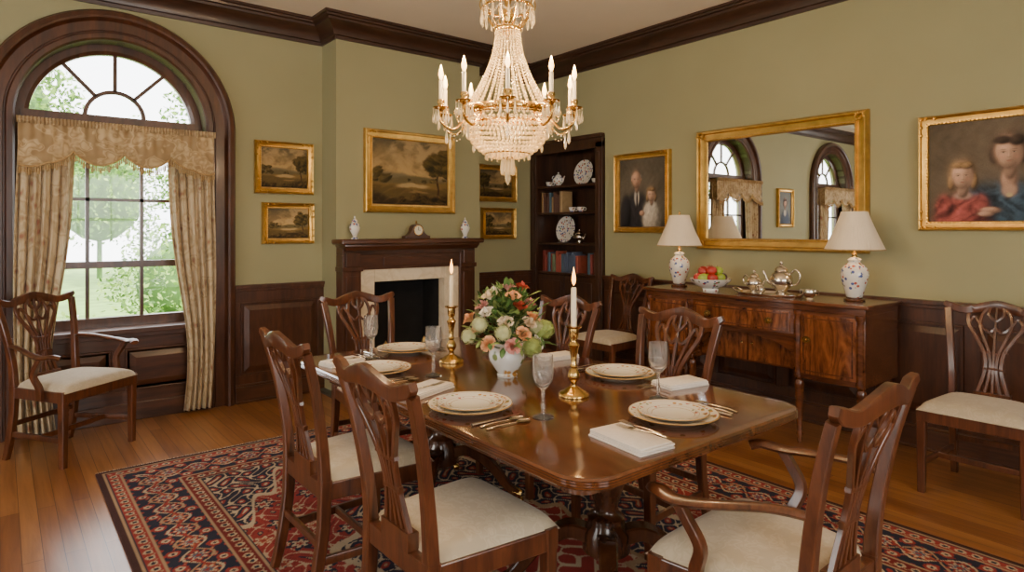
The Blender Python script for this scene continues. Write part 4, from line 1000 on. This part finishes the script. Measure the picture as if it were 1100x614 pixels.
def candlestick(x,y,lab):
    t=thing('candlestick',lab,'candlestick',(x,y,ZT),group='brass candlesticks')
    P=[(1e-5,0),(.062,0),(.064,.006),(.06,.014),(.045,.02),(.03,.03),(.014,.04),(.012,.055),(.02,.065),(.026,.08),(.02,.1),(.011,.112),(.016,.12),(.011,.13),(.013,.16),(.019,.19),(.024,.205),(.015,.215),(.012,.225),(.018,.235),(.02,.255),(.019,.27),(.032,.276),(.034,.281),(.014,.282)]
    part(t,'holder',MB().lathe(P,32),M_brass,smooth=50)
    part(t,'candle',MB().lathe([(.0125,.27),(.0115,.28),(.0108,.43),(.009,.436),(.003,.434)],16),M_wax,smooth=50)
    part(t,'wick',MB().sweep([(0,0,.433),(.001,0,.448)],[.0012,.0012],up=(0,1,0),seg=5),M_black)
    part(t,'flame',MB().lathe([(.0005,.443),(.006,.452),(.009,.465),(.0075,.482),(.004,.500),(.0003,.518)],12),M_flame_e,smooth=80)
    L=bpy.data.lights.new('candle_light','POINT'); L.energy=.6; L.color=(1,.55,.22); L.shadow_soft_size=.012
    o=link(bpy.data.objects.new('candle_flame_light',L)); o.location=(x,y,ZT+.54)
candlestick(1.78,2.70,'tall polished brass candlestick with lit candle beyond the flowers')
candlestick(1.80,1.84,'tall polished brass candlestick with lit candle beside the flowers')
# ------------------------------------------------------------------ flowers
VX,VY=1.81,2.285
solo('flower_vase',MB().lathe([(1e-5,0),(.045,0),(.048,.008),(.042,.014),(.06,.04),(.082,.075),(.086,.1),(.076,.13),(.062,.142),(.068,.155),(.064,.155),(.058,.142),(.07,.13),(.078,.1),(.05,.03),(1e-5,.02)],40),porcelain('vase_floral_porcelain',(.5,.25,.06),(.2,.25,.08),20,thr=.4),'round white porcelain vase with floral sprigs holding flowers','vase',(VX,VY,ZT),smooth=60)
def rosemesh(name,mat,rad,layers=6):
    mb=MB(); rn=random.Random(len(name)*7)
    for L in range(layers):
        q=L/(layers-1); n=3+L; r0=rad*(.10+.45*q); tilt=.1+.7*q; hgt=rad*(1.15-.35*q)
        for k in range(n):
            a0=2*pi*k/n+L*.9+rn.uniform(-.15,.15); wd=2*pi/n*.8
            def fn(s,v,a0=a0,wd=wd,r0=r0,tilt=tilt,hgt=hgt,q=q):
                a=a0+(s-.5)*wd*(1.3-.25*v); rr=r0*(.35+.65*math.sin(v*pi/2))+tilt*rad*.5*v**2.2
                z=-rad*.35+hgt*(v-.3*q*v**3)*(1-.2*(2*s-1)**2*v)
                return (rr*math.cos(a),rr*math.sin(a),z)
            mb.grid(fn,6,6)
    return mb.mesh(name,mat,80)
RC={'peach':(.82,.44,.22),'pink':(.76,.36,.30),'ivory':(.82,.68,.48),'coral':(.58,.09,.05),'white':(.85,.79,.67)}
RM={n:rosemesh('rose_'+n+'_bloom',simple('rose_petal_'+n,c,.55,0,.12,30),.040) for n,c in RC.items()}
def hyd(name,mat,rad):
    mb=MB(); rn=random.Random(4)
    for k in range(150):
        z=1-1.6*k/150; a=k*2.4; r=math.sqrt(max(0,1-z*z)); n=Vector((r*math.cos(a),r*math.sin(a),z)); c=n*rad*rn.uniform(.9,1.05)
        u=n.cross(Vector((0,0,1.01))).normalized(); w=n.cross(u)
        for q in range(4):
            b=q*pi/2+rn.random(); d=u*math.cos(b)+w*math.sin(b); e=n.cross(d); s=rad*.16
            mb.add([c,c+d*s*.6+e*s*.4+n*s*.15,c+d*s*1.1+n*s*.05,c+d*s*.6-e*s*.4+n*s*.15],[(0,1,2,3)])
    mb.ball((0,0,0),rad*.85,10,8); return mb.mesh(name,mat,80)
HM=[hyd('hydrangea_bloom',simple('hydrangea_green',(.36,.44,.12),.6,0,.3,30),.046),hyd('snowball_bloom',simple('snowball_pale',(.55,.56,.28),.6,0,.25,30),.036)]
C0=Vector((VX,VY,ZT+.13))
def flower(kind,me,lab,dx,dy,dz,cat='flower'):
    p=Vector((dx,dy,dz)); t=thing(kind,lab,cat,C0+p,group='bouquet flowers')
    d=(p-Vector((0,0,-.04))).normalized(); rot=d.to_track_quat('Z','Y').to_euler()
    part(t,'bloom',me,None,rot=rot)
    part(t,'stem',MB().sweep([-d*.01,-p*.5+Vector((0,0,-.01)),-p*.96+Vector((dx*.12,dy*.12,.0))],[.0026,.0024],up=(0,1,.1),seg=6,smooth=3),M_stem)
FL=[('peach',-.02,-.14,.08),('peach',-.14,.03,.10),('pink',.11,-.04,.11),('ivory',-.08,-.09,.13),('coral',.02,-.07,.19),('peach',.06,.02,.23),('white',-.05,.03,.25),('pink',-.10,.05,.19),('pink',-.07,-.13,.03),('white',.07,-.13,.03),('peach',.1,.08,.15),('ivory',.0,.1,.19),('peach',.07,-.1,.14),('pink',.0,-.01,.275),('peach',-.15,-.06,.04),('white',-.13,-.02,.17),('pink',.13,.0,.19),('ivory',.03,-.12,.12),('peach',-.13,.11,.13),('peach',-.03,-.08,.24),('ivory',-.10,.0,.24),('coral',.07,-.02,.27)]
for c_,x,y,z in FL: flower('rose',RM[c_],'%s rose bloom in the table bouquet'%c_,x,y,z)
for i,x,y,z in ((0,.14,-.1,.08),(0,.15,.03,.05),(1,-.11,-.11,.09),(1,.1,-.09,.09),(0,-.02,.05,.21),(1,.12,.08,.09),(1,-.17,.06,.06),(0,.02,-.15,.02),(1,-.16,-.01,.12)):
    flower('hydrangea',HM[i],'pale green hydrangea cluster in the table bouquet',x,y,z)
mb=MB(); rn=random.Random(11)
def leaf(mb,base,d,L,w):
    d=d.normalized(); s=d.cross(Vector((0,0,1)));  s=s.normalized() if s.length>.01 else Vector((1,0,0)); n=s.cross(d)
    mb.add([base,base+d*L*.35+s*w-n*w*.3,base+d*L*.35+n*w*.1,base+d*L*.35-s*w-n*w*.3,base+d*L*.75+s*w*.7-n*w*.5,base+d*L*.75-n*w*.2,base+d*L*.75-s*w*.7-n*w*.5,base+d*L-n*w*.8],[(0,1,2),(0,2,3),(1,4,5,2),(2,5,6,3),(4,7,5),(5,7,6)])
for k in range(420):
    th=rn.random()*2*pi; ph=rn.uniform(.1,1.75); r=rn.uniform(.08,.22)
    d=Vector((math.sin(ph)*math.cos(th),math.sin(ph)*math.sin(th),math.cos(ph)*1.25)); b=Vector((0,0,.05))+d*r*.85
    if b.z<-.01: b.z=rn.uniform(-.01,.03)
    mb.m=rn.choice([0,0,1]); leaf(mb,b,d+Vector((rn.gauss(0,.4),rn.gauss(0,.4),rn.gauss(0,.4))),rn.uniform(.03,.07),rn.uniform(.008,.016))
solo('bouquet_foliage',mb,[M_leaf,M_leaf2],'green leafy foliage filling the table bouquet','foliage',C0,smooth=80,kind='stuff')
# ------------------------------------------------------------------ chandelier
CX,CY=1.81,2.28
K=thing('chandelier','gilt and crystal beaded chandelier with lit candle bulbs above table','chandelier',(CX,CY,1.62))
def zz(z): return z-1.62
mb=MB().lathe([(.006,zz(1.9)),(.006,zz(2.30)),(.02,zz(2.33)),(.012,zz(2.36)),(.03,zz(2.40)),(.012,zz(2.44)),(.02,zz(2.47)),(.008,zz(2.52))],14)
part(K,'stem',mb,M_brass)
mb=MB(); n=int((3.17-2.52)/.032)
for k in range(n+1):
    z=zz(2.53+k*.032); a=(k%2)*pi/2; mb.sweep([(.009*math.cos(q*pi/5)*math.cos(a),.009*math.cos(q*pi/5)*math.sin(a),z+.02*math.sin(q*pi/5)) for q in range(10)],[.0026,.0026],up=(math.sin(a),-math.cos(a),0),closed=True,seg=5)
part(K,'chain',mb,M_brass)
part(K,'ceiling_canopy',MB().lathe([(.01,zz(3.16)),(.03,zz(3.17)),(.06,zz(3.2)),(.07,zz(3.239))],24),M_brass)
def ringm(mb,r,z,w,h): mb.sweep([(r*math.cos(a*pi/24),r*math.sin(a*pi/24),zz(z)) for a in range(48)],[(w,h)]*2,up=(0,0,1),closed=True,seg=8)
RB=.198
mb=MB(); ringm(mb,.06,2.33,.004,.008);ringm(mb,.115,2.43,.005,.006)
for k in range(10):
    a=k*pi/5; c,s_=math.cos(a),math.sin(a)
    mb.sweep([(c*r,s_*r,zz(z)) for r,z in ((.02,2.36),(.06,2.34),(.09,2.38),(.125,2.43),(.12,2.47),(.10,2.475))],[.004,.003],up=(-s_,c,0),smooth=4,seg=6)
part(K,'crown',mb,M_brass,smooth=60)
mb=MB(); ringm(mb,RB+.004,1.955,.006,.015);ringm(mb,RB+.006,1.935,.004,.006)
for k in range(20):
    a=k*pi/10; c,s_=math.cos(a),math.sin(a); mb.ball((c*(RB+.008),s_*(RB+.008),zz(1.955)),.012,8,6)
part(K,'basket_rim',mb,M_brass,smooth=60)
mb=MB(); ringm(mb,.10,1.765,.004,.005); mb.lathe([(.001,zz(1.735)),(.03,zz(1.742)),(.034,zz(1.75)),(.001,zz(1.755))],16); part(K,'basket_hoop',mb,M_brass,smooth=60)
def bead(mb,x,y,z,r): mb.ball((x,y,z),r,6,4)
mb=MB()
for k in range(28):
    a=2*pi*k/28; c,s_=math.cos(a),math.sin(a); n=30
    for i in range(n+1):
        t=i/n; r=.056+(RB-.056)*t**1.55-.012*math.sin(pi*t); z=2.34-.38*t; bead(mb,c*r,s_*r,zz(z),.0048+.0022*t)
part(K,'bead_curtain',mb,M_bead,smooth=80,stuff=True)
mb=MB()
for i in range(13):
    t=i/12; r=RB*math.cos(t*pi/2*.93); z=1.93-.185*math.sin(t*pi/2); n=max(6,int(2*pi*r/.0195))
    for k in range(n): a=2*pi*(k+.5*(i%2))/n; bead(mb,math.cos(a)*r,math.sin(a)*r,zz(z),.0084)
part(K,'crystal_basket',mb,M_bead,smooth=80,stuff=True)
mb=MB()
def drop(mb,x,y,z,L,r): mb.lathe([(.0004,0),(r*.35,-L*.12),(r*.3,-L*.2),(r,-L*.62),(r*.8,-L*.85),(.0004,-L)],6,(x,y,z))
for k in range(12): a=2*pi*k/12; drop(mb,.028*math.cos(a),.028*math.sin(a),zz(1.75),.085,.008)
drop(mb,0,0,zz(1.73),.11,.014)
for k in range(18): a=2*pi*k/18; drop(mb,.1*math.cos(a),.1*math.sin(a),zz(1.775),.04,.005)
for k in range(20): a=2*pi*k/20; drop(mb,.12*math.cos(a),.12*math.sin(a),zz(2.425),.075,.007)
for k in range(10):
    a=2*pi*k/10+.3; mb.lathe([(.0004,.0),(.008,.02),(.007,.04),(.0004,.075)],6,(.115*math.cos(a),.115*math.sin(a),zz(2.43)))
    a0=2*pi*k/10
    for j in range(11):
        t=j/10; aa=a0+t*2*pi/10; bead(mb,.117*math.cos(aa),.117*math.sin(aa),zz(2.42-.035*math.sin(pi*t)),.0045)
        bead(mb,(RB+.012+.01*math.sin(pi*t))*math.cos(aa),(RB+.012+.01*math.sin(pi*t))*math.sin(aa),zz(1.95-.05*math.sin(pi*t)),.005)
part(K,'crystal_drops',mb,M_drop,smooth=0,stuff=True)
view_a=math.atan2(-CY,-CX)
arm=MB().sweep([(.19,0,zz(1.945)),(.215,0,zz(1.90)),(.25,0,zz(1.865)),(.29,0,zz(1.875)),(.315,0,zz(1.91)),(.31,0,zz(1.945))],[(.007,.007),(.006,.006),(.005,.005)],up=(0,1,0),smooth=6,seg=8)
arm.sweep([(.2,0,zz(1.93)),(.225,0,zz(1.955)),(.25,0,zz(1.94)),(.24,0,zz(1.92)),(.228,0,zz(1.93))],[.004,.002],up=(0,1,0),smooth=5,seg=6)
arm.lathe([(.006,0),(.014,.008),(.034,.014),(.036,.019),(.02,.018),(.013,.026),(.017,.04),(.015,.052),(.011,.052)],16,(.31,0,zz(1.94)))
armM=arm.mesh('chandelier_arm',M_brass,60)
cnd=MB().lathe([(.0095,0),(.0095,.09),(.006,.094)],12,(.31,0,zz(1.985))).mesh('bulb_candle',M_wax,50)
blb=MB().lathe([(.004,0),(.0095,.014),(.0115,.024),(.008,.045),(.0004,.068)],10,(.31,0,zz(2.078))).mesh('flame_bulb',M_bulb,80)
dr=MB()
for q in range(6):
    a=q*pi/3; x,y=.31+.034*math.cos(a),.034*math.sin(a); bead(dr,x,y,zz(1.95),.004); drop(dr,x,y,zz(1.946),.06,.0065)
drop(dr,.285,0,zz(1.865),.07,.008)
for j in range(9):
    t=j/8; bead(dr,.19+.12*t,0,zz(1.92-.07*math.sin(pi*t))-.015,.0042)
drM=dr.mesh('arm_crystals',M_drop,0)
for k in range(10):
    a=view_a+2*pi*k/10; e=(0,0,a)
    A=part(K,'arm',armM,None,rot=e)
    part(A,'candle',cnd,None);part(A,'flame_bulb',blb,None);part(A,'crystal_drop',drM,None)
    L=bpy.data.lights.new('chandelier_bulb','POINT'); L.energy=6.6; L.color=(1,.66,.34); L.shadow_soft_size=.015
    o=link(bpy.data.objects.new('chandelier_bulb_light',L)); o.location=(CX+.31*math.cos(a),CY+.31*math.sin(a),2.17)
L=bpy.data.lights.new('basket_light','POINT'); L.energy=4.5; L.color=(1,.66,.32); L.shadow_soft_size=.05
o=link(bpy.data.objects.new('chandelier_basket_light',L)); o.location=(CX,CY,1.87)
# ------------------------------------------------------------------ light
W=bpy.data.worlds.new('world'); SC.world=W; W.use_nodes=True; nt=W.node_tree; bg=nt.nodes['Background']
tc=nt.nodes.new('ShaderNodeTexCoord'); nz=nt.nodes.new('ShaderNodeTexNoise'); nz.inputs['Scale'].default_value=2.5; nt.links.new(tc.outputs['Generated'],nz.inputs['Vector'])
nt.links.new(ramp(nt,nz.outputs['Fac'],[(.3,(.88,.92,1)),(.7,(1,.98,.93))]),bg.inputs['Color']); bg.inputs['Strength'].default_value=9
def area(name,loc,rot,sx,sy,e,col,portal=False):
    L=bpy.data.lights.new(name,'AREA'); L.shape='RECTANGLE'; L.size=sx;L.size_y=sy; L.energy=e; L.color=col
    if portal: L.cycles.is_portal=True
    o=link(bpy.data.objects.new(name,L)); o.location=loc; o.rotation_euler=rot
for cx in WX: area('window_portal',(cx,YB+.24,1.75),(R(-90),0,0),1.2,2.1,1,(1,1,1),True)
area('fill_light_front_window',(1.6,YF-.05,1.6),(R(90),0,0),1.9,1.7,32,(1,.86,.68))  # added fill lamps behind the camera, brightening the room from the front
area('fill_light_front_window',(-1.75,YF-.05,1.6),(R(90),0,0),1.6,1.7,26,(1,.86,.68))
area('fill_light_side_window',(XL-.05,.2,1.6),(0,R(-90),0),1.7,1.5,46,(1,.89,.74))  # added fill lamps at the unseen left wall
area('fill_light_side_window',(XL-.05,3.15,1.6),(0,R(-90),0),1.7,1.4,46,(1,.89,.74))
Sn=bpy.data.lights.new('sun','SUN'); Sn.energy=9; Sn.angle=R(2); Sn.color=(1,.92,.78)
o=link(bpy.data.objects.new('sun',Sn)); o.rotation_euler=(R(35),R(25),0)
# ------------------------------------------------------------------ camera
cam=bpy.data.cameras.new('camera'); co=link(bpy.data.objects.new('camera',cam)); SC.camera=co
cam.sensor_width=36; cam.lens=684/1100*36; cam.shift_y=-(307-246)/1100; cam.clip_start=.05
co.location=(0,0,1.42); co.rotation_euler=(R(90),0,-math.atan2(.627,.779))
